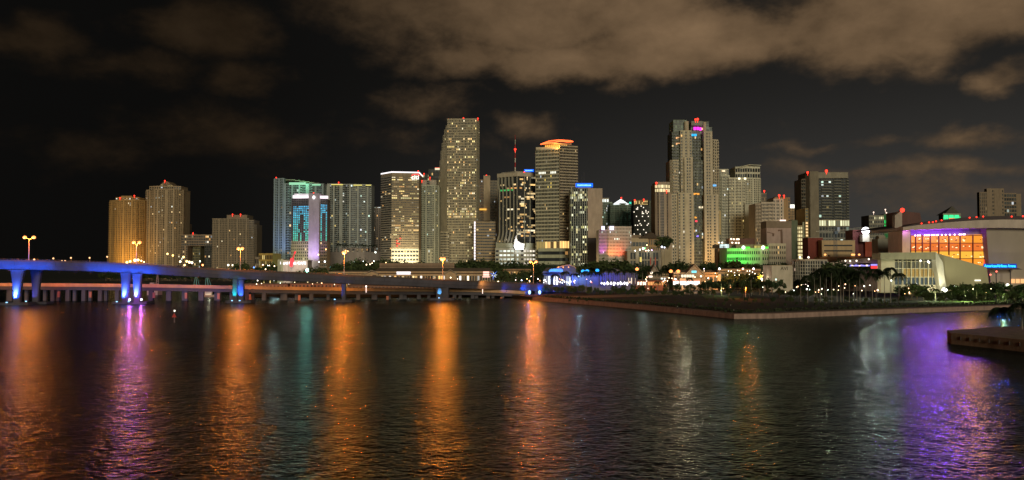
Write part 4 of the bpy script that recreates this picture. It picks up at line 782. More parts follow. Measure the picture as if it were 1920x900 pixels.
for px, py in ((1585, 489), (1594, 489.5), (1606, 489), (1629, 486), (1550, 500), (1587, 498)): MB().ball(at(px, py, Y - 5), .7, 8, 5).build('lamp_globe', emit('cream_globe', ()), b.root)
for k in range(8): b.block(1536 + k * 2.6, 1537.2 + k * 2.6, 499, 512, WF, dy=-3, depth=1, name='mullion')
b.done()
b = Bld('lowrise_block', 'small pale rooftop block with dark glass, left of the arena fin', 1662, 700)
b.block(1646, 1668, 448, None, mat('pale_cube', (.34, .33, .26)), depth=12, name='wall'); b.block(1668, 1688, 447, None, mat('pale_cube2', (.42, .40, .33)), dy=-2, depth=12, name='wall'); b.block(1671, 1682, 452.5, 462, DARKGLASS, dy=-2.3, depth=1, name='window'); b.block(1648, 1660, 442, 448, CONC, dy=4, depth=6, name='roof_box'); b.done()
b = Bld('office_block', 'pale block behind the canopy hall, left of the arena annex', 1600, 720)
b.block(1536, 1660, 481.5, None, mat('backdrop_tan', (.30, .21, .13)), depth=12, name='wall')
for px in (1547, 1598, 1611, 1601): MB().ball(at(px, 477.5, 718), 1.1, 8, 5, .8).build('lamp_globe', emit('orange_globe', (1, .4, .12), 2.2), b.root)
b.done()
# tower crane
t = thing('tower_crane', 'thin tower crane before the right hand dark tower, jib pointing left', 'crane', at(1567, 520, 740)); Y = 740; p0 = at(1567, 505, Y); z0, z1 = GZ, ZP(426, Y)
cm = mat('crane_steel', (.10, .14, .2), .6); ms = MB()
for sx in (-1.1, 1.1):
    for sy in (-1.1, 1.1): ms.tube((p0.x + sx, Y + sy, z0), (p0.x + sx, Y + sy, z1), .16, n=4)
for k in range(int((z1 - z0) / 2.4)): z = z0 + k * 2.4; s_ = 1 if k % 2 else -1; ms.tube((p0.x - 1.1 * s_, Y - 1.1, z), (p0.x + 1.1 * s_, Y - 1.1, z + 2.4), .10, n=4)
ms.build('mast', cm, t); jb = MB(); jm = mat('jib_steel', (.5, .48, .4), .6); a = at(1530, 434.5, Y); c = at(1567, 433, Y); e = at(1618, 429, Y)
for p, q in ((a, c), (c, e)):
    jb.tube(p, q, .16, n=4); up = Vector((0, 0, 1.5)); jb.tube(p + up * .3, q + up, .13, n=4)
    for k in range(8): jb.tube(p.lerp(q, k / 8), p.lerp(q, (k + .5) / 8) + up * .8, .08, n=4)
jb.build('jib', jm, t); MB().box(c.x - 1.5, c.x + 1.5, Y - 1.5, Y + 1.5, c.z - 3, c.z - .2).build('cab', cm, t); ap = MB(); ap.tube(c, c + Vector((0, 0, 5)), .3, .1, 5); ap.tube(c + Vector((0, 0, 5)), a.lerp(c, .3), .06, n=3); ap.tube(c + Vector((0, 0, 5)), c.lerp(e, .7), .06, n=3); ap.build('apex', cm, t)
# ------------------------------------------------------------------ bridges
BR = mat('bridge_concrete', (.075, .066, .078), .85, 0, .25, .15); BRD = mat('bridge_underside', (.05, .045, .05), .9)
def sweep(mb, path, prof):       # path: [(x, y, z)], prof: [(back offset, dz)] closed outline; offset measured square to the path
    n = len(prof); i0 = len(mb.v); P = [Vector(p) for p in path]
    for k, p in enumerate(P):
        d = (P[min(k + 1, len(P) - 1)] - P[max(k - 1, 0)]); d.z = 0; d.normalize(); nn = Vector((-d.y, d.x, 0))
        for o, dz in prof: q = p + nn * o; mb.v.append((q.x, q.y, q.z + dz))
    for k in range(len(P) - 1):
        for a in range(n): q = i0 + k * n; b_ = (a + 1) % n; mb.f.append((q + a, q + n + a, q + n + b_, q + b_))
    mb.f.append(tuple(i0 + a for a in range(n))); mb.f.append(tuple(i0 + (len(P) - 1) * n + a for a in reversed(range(n))))
def smooth(pts, n=48):           # Catmull-Rom through 3-D points, even steps in x
    out = []
    for k in range(n + 1):
        t = k / n * (len(pts) - 1); i = min(int(t), len(pts) - 2); f = t - i
        p0, p1, p2, p3 = (Vector(pts[max(0, min(len(pts) - 1, j))]) for j in (i - 1, i, i + 1, i + 2))
        out.append(.5 * ((2 * p1) + (p2 - p0) * f + (2 * p0 - 5 * p1 + 4 * p2 - p3) * f * f + (3 * p1 - p0 - 3 * p2 + p3) * f ** 3))
    return out
HP = [(-330, 492, 425), (-150, 489.5, 430), (0, 490, 437), (130, 493, 443), (255, 498, 450), (350, 504, 457), (450, 509.5, 464), (550, 513.5, 468), (645, 518, 474), (740, 522, 486), (830, 526.5, 502), (920, 530.5, 528), (1000, 534, 560), (1060, 537.5, 590), (1110, 541, 612)]
H3 = [at(*p) for p in HP]; HB = smooth(H3, 70)
def hb_at(px):                    # point of the front top edge of the high bridge under a photo column
    best = min(range(len(HB) - 1), key=lambda k: abs((HB[k].x / HB[k].y) - (px - 960) / F))
    for k in (best - 1, best):
        if k < 0: continue
        a, c = HB[k], HB[k + 1]; fa = a.x / a.y - (px - 960) / F; fc = c.x / c.y - (px - 960) / F
        if fa * fc <= 0: return a.lerp(c, fa / (fa - fc))
    return HB[best].copy()
br = thing('high_bridge', 'long curved highway bridge with blue lit flared piers', 'bridge', (H3[4].x, H3[4].y, 0))
NB = len(HB); endk = NB - 1
def part_sweep(name, prof, m, path=HB, root=br):
    mb = MB(); sweep(mb, path, prof); return mb.build(name, m, root)
part_sweep('deck', [(0.3, -.55), (22, -.55), (22, -.1), (0.3, -.1)], mat('asphalt', (.05, .05, .05), .9))
part_sweep('fascia', [(0, -2.0), (.3, -2.0), (.3, 0.0), (0, 0.0)], BR)
part_sweep('parapet', [(-.06, 0.01), (.34, 0.01), (.24, .95), (.04, .95)], mat('parapet_concrete', (.07, .055, .048), .85)); part_sweep('parapet', [(21.7, 0), (22.1, 0), (22.0, 1.0), (21.8, 1.0)], mat('parapet_concrete', ()))
def depth_at(k): return 4.9 if HB[k].x < XP(700, 480) else 4.3
part_sweep('girder', [(.9, -4.2), (9, -4.2), (9.5, -.6), (.31, -.6), (.31, -2.05)], BR); part_sweep('girder', [(12, -4.6), (20, -4.6), (21.4, -.6), (11.5, -.6)], BRD)
def flared_pier(px, base_py, wt, wb, back=4.5, m=BR, straight=False, d=2.4):
    g = hb_at(px); Y = g.y + back; x = XP(px, Y, 540); zt = g.z - 4.5; mb = MB(); rows = 9; st = 3.0
    i0 = len(mb.v)
    for j in range(rows + 1):
        t = j / rows; z = 1.2 + (zt - 1.2) * t; f = (t ** 2.2) if not straight else 0
        hw = (wb + (wt - wb) * f) / 2; hd = d / 2 * (1 + .25 * f)
        for sx, sy in ((-.75, -1), (.75, -1), (1, -.6), (1, .6), (.75, 1), (-.75, 1), (-1, .6), (-1, -.6)): mb.v.append((x + sx * hw, Y + sy * hd, z))
    for j in range(rows):
        for a in range(8): q = i0 + j * 8; b_ = (a + 1) % 8; mb.f.append((q + a, q + b_, q + 8 + b_, q + 8 + a))
    mb.build('pier', m, br); return x, Y
def pile_cap(px0, px1, Y, zt=1.3, depth=9, root=br, dy=-3):
    MB().prism([(XP(px0, Y, 568), Y + dy + 1.5), (XP(px0, Y, 568) + 1.5, Y + dy), (XP(px1, Y, 568) - 1.5, Y + dy), (XP(px1, Y, 568), Y + dy + 1.5), (XP(px1, Y, 568), Y + dy + depth), (XP(px0, Y, 568), Y + dy + depth)], -2, zt).build('pile_cap', BR, root)
BLUE = (.0, .10, 1)
def flood(x, Y, z, tx, ty, tz, col, pw, ang=50, head=True, bl=.9):
    if head: MB().box(x - .35, x + .35, Y - .3, Y + .2, z - .35, z + .1).build('floodlight_head', emit('flood_blue', (.3, .6, 1), 3), br)
    light('SPOT', (x, Y, z + .2), col, pw * 2.2, br, .3, (tx, ty, tz), ang, bl, 'floodlight')
for px, wt, wb, back, p_up, p_core in ((33, 7.6, 4.0, 1.8, 4.2e4, 1.6e4), (68, 6.4, 3.6, 15, .6e4, 0), (236, 5.6, 3.8, 1.8, 4.5e4, 1.4e4), (258, 5.6, 3.8, 1.8, 4.2e4, 1.6e4)):
    x, Y = flared_pier(px, 570, wt, wb, back)
    col = (.09, .10, .75) if px == 68 else BLUE
    flood(x - 2.0, Y - 6.0, 1.7, x, Y, 9, col, p_up, 75)
    if p_core: flood(x - .8, Y - 3.0, 1.6, x - .3, Y - 1.2, 6, (.45, .75, 1), p_core * 1.8, 34, False)
pile_cap(3, 56, H3[2].y + 3); pile_cap(52, 90, H3[2].y + 15, dy=-3, zt=1.1); pile_cap(212, 277, H3[4].y + 3, depth=12)
for px in (240, 262):
    p = hb_at(px); MB().ball((XP(px + 3, p.y - 2, 565), p.y - 2, 2.6), .55, 8, 5).build('pier_lamp', emit('pier_lamp_white', (.8, .85, 1), 5), br); light('POINT', (XP(px + 3, p.y - 3, 565), p.y - 3.2, 3.4), (.45, .06, .85), 2600, br, .3)  # violet point light added at the white lamp to tint the water streak
x, Y = flared_pier(441.5, 568, 3.0, 3.0, 2, straight=True); flood(x - .5, Y - 4, 1.6, x, Y, 8, (.0, .55, .60), 1.3e4, 50)
x, Y = flared_pier(452.5, 568, 3.2, 3.2, 2, straight=True); flood(x + .5, Y - 4, 1.6, x, Y, 8, (.02, .12, 1), 2.6e4, 50)
pile_cap(424, 472, H3[6].y + 3)
x, Y = flared_pier(645, 567, 2.4, 2.4, 3, straight=True); flood(x - 5, Y - 2, 1.8, x - .6, Y, 7, (.06, .10, 1), 7e3, 60); pile_cap(628, 661, H3[8].y + 3)
p = hb_at(640); flood(p.x - 6, p.y - 6, 1.0, p.x - 4, p.y - 4, 1.2, (.05, .08, 1), 10, 60, False)
p = hb_at(828); Y = p.y + 2.5
MB().box(XP(818, Y, 550), XP(829, Y, 550), Y, Y + 7, 1, p.z - 4.4).build('pier', BR, br); MB().box(XP(829.3, Y, 550), XP(840.5, Y, 550), Y + .8, Y + 8, 1, p.z - 4.4).build('pier', BR, br)
pile_cap(803, 852, Y + 1); flood(XP(824, Y, 560), Y - 3.2, 1.7, XP(824, Y, 550), Y, 5, (.1, .5, 1), 8e3, 34, True, .5)
for px in (966, 988, 1007):
    p = hb_at(px); Y = p.y + 2.0; MB().box(XP(px - 4.2, Y), XP(px + 4.2, Y), Y, Y + 12, -1, p.z - 4.4).build('pier', BR, br)
    if px > 970: MB().ball(at(px + 4.8, 548, Y - 2.5), .9, 10, 6, 1.6).build('pier_lamp', emit('pier_lamp_blue', (.35, .55, 1), 3), br, smooth=True); light('POINT', at(px + 2.8, 548, Y - 4), (.02, .08, 1), 700, br, .4)
# floodlights along the fascia, on stub arms below the edge
def fascia_flood(px, col, pw, dz=-5.2, dy=-5, ang=130):
    ang = max(ang, 130); pw *= .6
    p = hb_at(px); a = Vector((p.x, p.y + dy, p.z + dz)); mb = MB(); mb.tube(a, (a.x, p.y + 1.5, p.z - 3.4), .08, n=4); mb.box(a.x - .3, a.x + .3, a.y - .2, a.y + .3, a.z - .2, a.z + .15)
    mb.build('floodlight_arm', mat('dark_pole', (.03, .03, .03)), br); light('SPOT', a + Vector((0, 0, .3)), col, pw * (6.5 if pw > 1700 else 3.2), br, .4, (p.x, p.y, p.z - 2), ang, 1, 'floodlight')
for px in (-125, -95, -65, -35, -5, 25, 55, 85): fascia_flood(px, BLUE, 3100, ang=105)
fascia_flood(120, (.06, .09, .7), 900)
fascia_flood(150, (.05, .08, .8), 1300)
for px in (178, 205, 232, 259, 285): fascia_flood(px, BLUE, 3100, ang=105)
fascia_flood(325, (.10, .08, .75), 900); fascia_flood(375, (.12, .12, .5), 700); fascia_flood(430, (.05, .16, .45), 1500); fascia_flood(480, (.07, .12, .4), 800); fascia_flood(540, (.06, .05, .3), 500); fascia_flood(640, (.06, .05, .32), 600); fascia_flood(950, (.04, .07, 1), 1500); fascia_flood(985, BLUE, 4200); fascia_flood(1015, BLUE, 5000); fascia_flood(1045, (.0, .1, 1), 4500)
# expansion joints cut across the fascia and a light railing on the parapet
jm = mat('joint_dark', (.02, .02, .02)); rl = MB()
for k in range(2, len(HB) - 1, 3):
    p = HB[k]; MB().box(p.x - .06, p.x + .06, p.y - .03, p.y + .2, p.z - 2.0, p.z - .02).build('expansion_joint', jm, br)
for k in range(len(HB) - 1):
    for q in range(4): p = HB[k].lerp(HB[k + 1], q / 4); rl.tube((p.x, p.y + .14, p.z + .95), (p.x, p.y + .14, p.z + 1.5), .04, n=3, caps=False)
    rl.tube(HB[k] + Vector((0, .14, 1.5)), HB[k + 1] + Vector((0, .14, 1.5)), .04, n=3, caps=False)
rl.build('railing', mat('grey_metal', ()), br, kind='stuff')
def car(px, back, lab, col, right=True):
    p = hb_at(px) + Vector((0, back, -.1)); t = thing('parked_car' if False else 'car', lab, 'car', p, 'cars on the high bridge'); s = 1 if right else -1; x, y, z = p
    bd = MB(); bd.extrude_y([(x - 2.2, z + .35), (x + 2.2, z + .35), (x + 2.25, z + .75), (x + 1.3 , z + .9), (x - 2.1, z + .95)], y - .85, y + .85); bd.build('body', mat('car_' + col, {'white': (.5, .5, .5), 'dark': (.03, .03, .04), 'red': (.3, .03, .02)}[col], .35), t)
    MB().extrude_y([(x - 1.7, z + .95), (x + 1.0, z + .92), (x + .4, z + 1.45), (x - 1.2, z + 1.45)], y - .75, y + .75).build('cabin', DARKGLASS, t)
    for wx in (-1.4, 1.4): MB().tube((x + wx, y - .9, z + .35), (x + wx, y - .65, z + .35), .34, n=10).build('wheel', mat('tyre', (.02, .02, .02)), t)
    MB().ball((x + s * 2.3, y - .6, z + .72), .16, 6, 4).build('headlight', emit('headlight', (1, .9, .75), 6), t); MB().ball((x - s * 2.3, y - .6, z + .78), .14, 6, 4).build('tail_light', emit('tail_light', (1, .05, .02), 4), t)
for px, bk, lab, col, rt in ((22, 4, 'white car on the high bridge left of the leftmost lamp', 'white', True), (76, 8, 'red car on the high bridge just right of the leftmost lamp', 'red', False), (90, 5, 'dark car on the high bridge, second right of the leftmost lamp', 'dark', True), (148, 6, 'dark car on the high bridge midway between the first two lamps', 'dark', False), (330, 5, 'white car on the high bridge between the second and third lamps', 'white', True), (700, 6, 'dark car on the high bridge right of the podium lamp', 'dark', True), (900, 5, 'white car on the high bridge below the amber hall', 'white', False)): car(px, bk, lab, col, rt)
# low bridge behind
LP = [(-330, 530, 484), (-150, 530, 487), (0, 530.5, 490), (150, 531.5, 492), (300, 533, 495), (400, 534.8, 498), (500, 537, 501), (600, 538.5, 505), (700, 540, 512), (780, 540.5, 518), (860, 541, 526), (930, 543, 536), (985, 546, 548)]
LB = smooth([at(*p) for p in LP], 60)
lb = thing('low_bridge', 'low trestle bridge with an orange lit parapet behind the high bridge', 'bridge', (at(450, 536, 500).x, 500, 0))
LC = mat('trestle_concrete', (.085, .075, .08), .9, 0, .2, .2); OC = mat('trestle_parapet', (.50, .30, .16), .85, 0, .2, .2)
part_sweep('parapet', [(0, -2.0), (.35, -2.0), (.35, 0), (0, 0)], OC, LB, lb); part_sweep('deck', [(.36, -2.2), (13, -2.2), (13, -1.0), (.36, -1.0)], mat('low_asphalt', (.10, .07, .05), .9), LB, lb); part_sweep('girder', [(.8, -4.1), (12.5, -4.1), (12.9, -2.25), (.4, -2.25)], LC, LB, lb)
def lb_at(px):
    for k in range(len(LB) - 1):
        a, c = LB[k], LB[k + 1]; fa = a.x / a.y - (px - 960) / F; fc = c.x / c.y - (px - 960) / F
        if fa * fc <= 0: return a.lerp(c, fa / (fa - fc) if fa != fc else 0)
    return LB[0]
colm = None
for k, px in enumerate([-40, -12, 9, 18, 43, 63, 78, 97, 103, 125, 134, 155, 163, 186, 193, 218, 225, 247, 277, 282, 310, 316, 340, 347, 371, 377, 401, 409, 430, 462, 470, 494, 526, 534, 553, 583, 613, 671, 698, 703, 728, 752, 758, 785, 803, 852, 862, 886, 893, 915, 924, 942]):
    p = lb_at(px); w = 1.15 if k % 2 else .95; MB().box(p.x - w, p.x + w, p.y + (1.5 if k % 2 else 4), p.y + (3.2 if k % 2 else 5.6), -2, p.z - 4.15).build('column', LC, lb)
for px in (30, 110, 185, 250, 310, 370): # dim blue wash on the trestle columns
    p = hb_at(px); light('SPOT', (p.x, p.y + 22, 3.0), (.02, .07, .9), 5200, lb, .5, (p.x, lb_at(px).y + 3, 6), 130, 1, 'floodlight')
for px in (-60, 20, 110, 200, 300, 380, 470, 560, 650, 740, 830, 910):   # added orange spots without fixtures, brightening the trestle parapet
    p = lb_at(px); light('SPOT', (p.x, p.y - 14, p.z + 5), (1, .40, .08), 7500, lb, .3, (p.x, p.y + 1, p.z - .8), 150, 1, 'lamp')
for px in (687, 829, 1000 - 95): 
    p = lb_at(px); mb = MB(); mb.tube((p.x, p.y - .2, p.z - 3), (p.x, p.y - .2, p.z + .6), .1, n=5); mb.ball((p.x, p.y - .3, p.z + 1.0), .5, 8, 5); mb.build('marker_lamp', emit('marker_white', (1, .75, .65), 4), lb)
for px, py in ((112, 545), (171, 545), (290, 546), (350, 546), (411, 548), (470, 549), (562, 549), (727, 549), (940, 549)):
    p = lb_at(px); MB().box(p.x - .7, p.x + .7, p.y - .4, p.y + .2, p.z - 8.5, p.z - 5.0).build('navigation_board', mat('nav_board', (.45, .16, .10)), lb)
# highway lamps
LAMP_OR = emit('sodium_head', (1, .30, .08), 2.8, False)
def highway_lamp(px, label, height=12.2, back=.6, base=None, twin=True, pw=2.6e4, hd=1.0, arm=None):
    p = base or (hb_at(px) + Vector((0, back, .9))); t = thing('street_lamp', label, 'street lamp', p, 'highway lamps along the high bridge')
    x, y, z = p; arm = arm or (2.6 if px < 200 else 1.9 if px < 400 else 1.35); pole = MB(); pole.tube((x, y, z), (x, y, z + height - .8), .17, .11, 7); pole.build('pole', mat('lamp_pole', (.45, .42, .40), .6), t)
    for s in ((-1, 1) if twin else (1,)):
        A = MB(); e = Vector((x + s * arm * .95, y, z + height)); A.tube((x, y, z + height - .9), e, .07, n=5); A.build('arm', mat('lamp_pole', ()), t)
        MB().ball(e + Vector((0, 0, .1)), 1.0 * hd, 12, 8, .85).build('lamp_head', LAMP_OR, t, smooth=True); light('POINT', e + Vector((0, -.9, -.5)), (1, .22, .015), pw, t, .35)  # head oversized: the lamp's glare is built into its shape
    return t
for px, lab, h in ((53, 'twin headed orange highway lamp, leftmost on the high bridge', 12.4), (255, 'twin headed orange highway lamp before the amber apartment tower', 12.0), (450, 'twin headed orange highway lamp above the teal and blue pier', 12.4), (645, 'orange highway lamp before the podium with rooftop palms', 13.0), (830, 'twin headed orange highway lamp before the tallest central tower', 12.8), (1000, 'twin headed orange highway lamp at the blue lit bridge abutment', 15.0)):
    highway_lamp(px, lab, h, arm={53: 2.6, 255: 1.7, 450: 1.15, 645: .45, 830: .95, 1000: 2.1}[px])
highway_lamp(1192, 'single orange lamp above the violet lit colonnade', 14.5, base=at(1194, 539, 640), twin=False, arm=.3, pw=1.5e4, hd=1.4)
highway_lamp(1265, 'twin headed orange lamp between the gabled market halls', 10.0, base=at(1265, 534, 600), arm=2.9, pw=6e3, hd=1.4)
highway_lamp(1398, 'faint orange lamp among the dark round trees near the shore corner', 6.5, base=ground(1398, 560, 1.9), twin=False, arm=.3, pw=4e3, hd=.35)
# far causeway lamps beyond the left end of the bridge
proto = None
for k, (px, py) in enumerate([(29, 488), (64, 487), (100, 485), (133, 484), (168, 484), (201, 482), (12, 489), (116, 490), (122, 490)]):
    loc = at(px, 505, 900); t = thing('street_lamp', f'small orange lamp on the far causeway, {["first","second","third","fourth","fifth","sixth","seventh","eighth","ninth"][sorted([29,64,100,133,168,201,12,116,122]).index(px)]} from the left edge', 'street lamp', loc, 'far causeway lamps')
    MB().tube(loc, (loc.x, 900, ZP(py, 900)), .3, .2, 5).build('pole', mat('far_pole', (.5, .25, .1)), t); MB().ball(at(px, py - .5, 900), .95, 8, 5).build('lamp_head', emit('far_orange', (1, .55, .25), 2.0), t)
cw = MB(); cw.box(XP(-300, 900), XP(330, 900), 901, 915, -1, 2.2); tag(cw.build('causeway', mat('causeway_stone', (.12, .09, .07))), 'dark far causeway beyond the left span of the high bridge', 'causeway')
# channel beacon
t = thing('channel_marker', 'red channel marker on a pile in the dark water before the left bridge spans', 'channel marker', ground(327, 605)); x, y, _ = t.location
MB().tube((x, y, -2), (x, y, 2.9), .22, n=7).build('pile', mat('marker_pile', (.16, .12, .11)), t); MB().extrude_y([(x - .85, 2.0), (x + .85, 2.0), (x, 3.5)], y - .34, y - .26).build('board', mat('marker_red', (.5, .06, .05)), t); MB().ball((x, y, 4.35), .32, 8, 5).build('lamp', emit('marker_lamp', (1, .95, .8), 2.5), t); MB().tube((x, y, 2.9), (x, y, 4.1), .1, n=5).build('post', mat('marker_pile', ()), t)
# ------------------------------------------------------------------ quay sheds and boats under the bridge
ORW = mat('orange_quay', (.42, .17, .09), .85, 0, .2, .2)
b = Bld('quay_wall', 'orange lit quay wall under the high bridge, left of the slim blue pier', 572, 590, 'quay wall')
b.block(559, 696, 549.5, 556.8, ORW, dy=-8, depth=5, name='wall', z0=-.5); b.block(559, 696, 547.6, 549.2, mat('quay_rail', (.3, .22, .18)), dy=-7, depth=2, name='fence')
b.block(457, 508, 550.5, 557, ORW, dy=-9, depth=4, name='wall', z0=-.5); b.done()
for px in (480, 600, 650, 730): 
    p = at(px, 541, 560); light('SPOT', (p.x, 540, 13), (1, .32, .08), 9000, b.root, .4, (p.x, 582, 2), 120, 1, 'lamp')
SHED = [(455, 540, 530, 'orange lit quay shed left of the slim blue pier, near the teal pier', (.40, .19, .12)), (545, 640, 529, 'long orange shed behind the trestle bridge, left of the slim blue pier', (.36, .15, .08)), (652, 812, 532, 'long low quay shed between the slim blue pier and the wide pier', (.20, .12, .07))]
for i, (x0, x1, tp, lab, c) in enumerate(SHED):
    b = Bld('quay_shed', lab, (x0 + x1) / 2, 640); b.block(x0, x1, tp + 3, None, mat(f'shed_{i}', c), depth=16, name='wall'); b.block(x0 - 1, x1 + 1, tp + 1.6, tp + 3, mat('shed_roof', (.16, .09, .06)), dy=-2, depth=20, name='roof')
    for k in range(int((x1 - x0) / 7)): b.block(x0 + 3 + k * 7, x0 + 6 + k * 7, tp + 5.5, tp + 9, mat('shed_door', (.08, .05, .04)), dy=-.4, depth=1, name='door')
    b.done()
def yacht(px, py, lab, L_=12, hgt=3.0, Y=575, mastpx=None, col=(.55, .5, .45), group=None):
    p = at(px, py, Y); p.z = 0; t = thing('motor_yacht' if not mastpx else 'sailing_boat', lab, 'boat', p, group); x = p.x
    h = MB(); i = 0; prof = [(-.5, 1.0, .25), (-.42, 1.2, 1), (.2, 1.35, 1), (.42, 1.7, .5), (.5, 1.9, .05)]
    for u, z, w in prof: h.v += [(x + u * L_, Y - w * L_ * .14, z), (x + u * L_, Y + w * L_ * .14, z), (x + u * L_ * .9, Y, -.4)]
    for k in range(4): a = k * 3; h.f += [(a, a + 2, a + 5, a + 3), (a + 1, a + 4, a + 5, a + 2), (a, a + 3, a + 4, a + 1)]
    h.f += [(0, 1, 2), (12, 14, 13)]; h.build('hull', mat('hull_white', (.6, .58, .52), .4), t)
    MB().prism([(x - L_ * .35, Y - L_ * .09), (x + L_ * .18, Y - L_ * .08), (x + L_ * .18, Y + L_ * .08), (x - L_ * .35, Y + L_ * .09)], 1.2, [hgt, hgt - .8, hgt - .8, hgt]).build('cabin', mat('hull_white', ()), t)
    MB().box(x - L_ * .3, x + L_ * .14, Y - L_ * .095, Y - L_ * .085, 1.7, 2.3).build('cabin_window', emit('cabin_glow', (1, .85, .6), .9), t)
    if mastpx: MB().tube((x, Y, 1.2), (x, Y, ZP(mastpx, Y)), .11, .06, 5).build('mast', mat('hull_white', ()), t)
    else: MB().ball((x, Y, hgt + .5), .35, 8, 5).build('mast_light', emit('cream_globe', ()), t)
yacht(393, 555, 'cream motor yacht showing between the trestle columns left of the teal pier', 9, 5.2, 560); light('POINT', at(392, 549, 553), (1, .9, .6), 220, None, .3)
for i, (px, lab) in enumerate([(505, 'white yacht moored behind the trestle, nearest the teal pier'), (620, 'white yacht moored just left of the slim blue pier'), (735, 'small white yacht moored midway between slim and wide piers'), (775, 'white yacht moored left of the wide pier')]): yacht(px, 556, lab, 9, 2.6, 610, group='yachts moored behind the trestle')
t = thing('sail_sculpture', 'pair of teal lit sail shaped frames above the trestle bridge', 'boat', at(380, 540, 620)); 
for px, s in ((366, 1), (388, -1)):
    for q in range(2):
        mb = MB(); a = at(px + q * 5 - 3, 536, 620); c = at(px + 1 * s + q * 2, 516, 620); mb.tube((a.x, 620, 2), (a.x, 620, a.z), .25, n=5); mb.tube(a, c, .28, .12, 5); mb.tube(a + Vector((2.4, 0, 0)), c, .2, .1, 5); mb.build('sail_frame', mat('teal_frame', (.16, .32, .30)), t)
light('SPOT', at(377, 541, 600), (.1, .9, .8), 3500, t, .3, at(377, 524, 620), 90, 1, 'floodlight')
t = thing('work_barge', 'small pale work barge with a lattice mast above the trestle bridge', 'boat', at(288, 545, 600)); p = t.location; pk = mat('barge_pink', (.5, .34, .36))
MB().box(XP(277, 600), XP(297, 600), 600, 608, 0, ZP(537, 600)).build('hull', pk, t); MB().box(XP(281, 600), XP(288, 600), 601, 606, ZP(537, 600), ZP(530, 600)).build('cabin', pk, t); mb = MB()
for s in (-1, 1): mb.tube((XP(293, 600) + s, 603, ZP(537, 600)), (XP(293, 600) + s * .3, 603, ZP(514, 600)), .15, n=4)
for k in range(6): mb.tube((XP(293, 600) - .9 + k * .1, 603, ZP(537 - k * 3.6, 600)), (XP(293, 600) + .9 - k * .1, 603, ZP(534.5 - k * 3.6, 600)), .1, n=4)
mb.build('mast', pk, t)
# ------------------------------------------------------------------ guitar restaurant, market pavilions
b = Bld('music_restaurant', 'pale restaurant with a giant red guitar sign, before the lavender tower', 553, 720); Y = b.Y
b.block(531, 577, 489, None, mat('cafe_wall', (.62, .55, .48)), depth=16, name='wall'); b.block(521, 527, 487, None, mat('cafe_side', (.42, .44, .30)), dy=3, depth=14, name='wall'); b.block(527, 531, 485.5, None, mat('cafe_side', ()), dy=-1, depth=14, name='column'); b.block(530, 578, 487.5, 489, mat('cafe_cap', (.5, .48, .38)), dy=-.4, depth=17, name='parapet')
text_part('Hard Rock CAFE', 3.3, at(549.5, 493.5, Y - .35), emit('cafe_letters', (1, .95, 1), 1.9), b.root, .15, bold=.06); b.done()
light('SPOT', at(553, 512, Y - 22), (1, .93, .85), 1.1e4, b.root, .5, at(553, 496, Y), 110, 1, 'floodlight')
t = thing('guitar_sign', 'giant glowing red electric guitar standing tilted before the pale restaurant', 'sign', at(545.5, 512, 712)); Y = 712; gr = emit('guitar_red', (1, .045, .06), 1.5)
pts = [(542.5, 495), (543.2, 499), (545.5, 501), (548, 499.5), (549.3, 495), (549, 491.5), (550.8, 488.5), (550, 484.5), (548.2, 483), (546.5, 485), (545.3, 484), (544, 486), (544.6, 489), (543, 492)]
pp = [at(x, y, Y) for x, y in pts]; MB().extrude_y([(p.x, p.z) for p in reversed(pp)][::-1], Y, Y + 1.0).build('guitar_body', gr, t)
pp = [at(x, y, Y) for x, y in ((547.0, 485.5), (549.8, 486), (553.2, 474.5), (551.6, 474))]; MB().extrude_y([(p.x, p.z) for p in pp], Y + .1, Y + .8).build('neck', emit('guitar_dark_red', (.7, .02, .03), 1.0), t)
pp = [at(x, y, Y) for x, y in ((551, 475), (553.6, 475.5), (554.6, 471.5), (552.5, 471.2))]; MB().extrude_y([(p.x, p.z) for p in pp], Y - .1, Y + .9).build('headstock', gr, t); MB().tube(at(545.5, 501, Y + .5), (at(545.5, 501, Y).x, Y + .5, GZ), .3, n=6).build('post', mat('grey_metal', ()), t)
t = thing('traffic_signal', 'bright green white signal light standing over the high bridge, before the lavender tower', 'traffic light', hb_at(576) + Vector((0, 2, .9))); p = t.location; top = at(576, 506.5, p.y)
MB().tube(p, (p.x, p.y, top.z - .6), .1, n=5).build('pole', mat('grey_metal', ()), t); MB().ball(top, .85, 12, 7, 1.3).build('signal_lamp', emit('signal_green', (.55, 1, .8), 6), t, smooth=True); light('POINT', top + Vector((0, -1.2, 0)), (.3, 1, .75), 2500, t, .3)
MRK = mat('market_wall', (.42, .30, .17)); MRF = mat('market_roof', (.11, .085, .06))
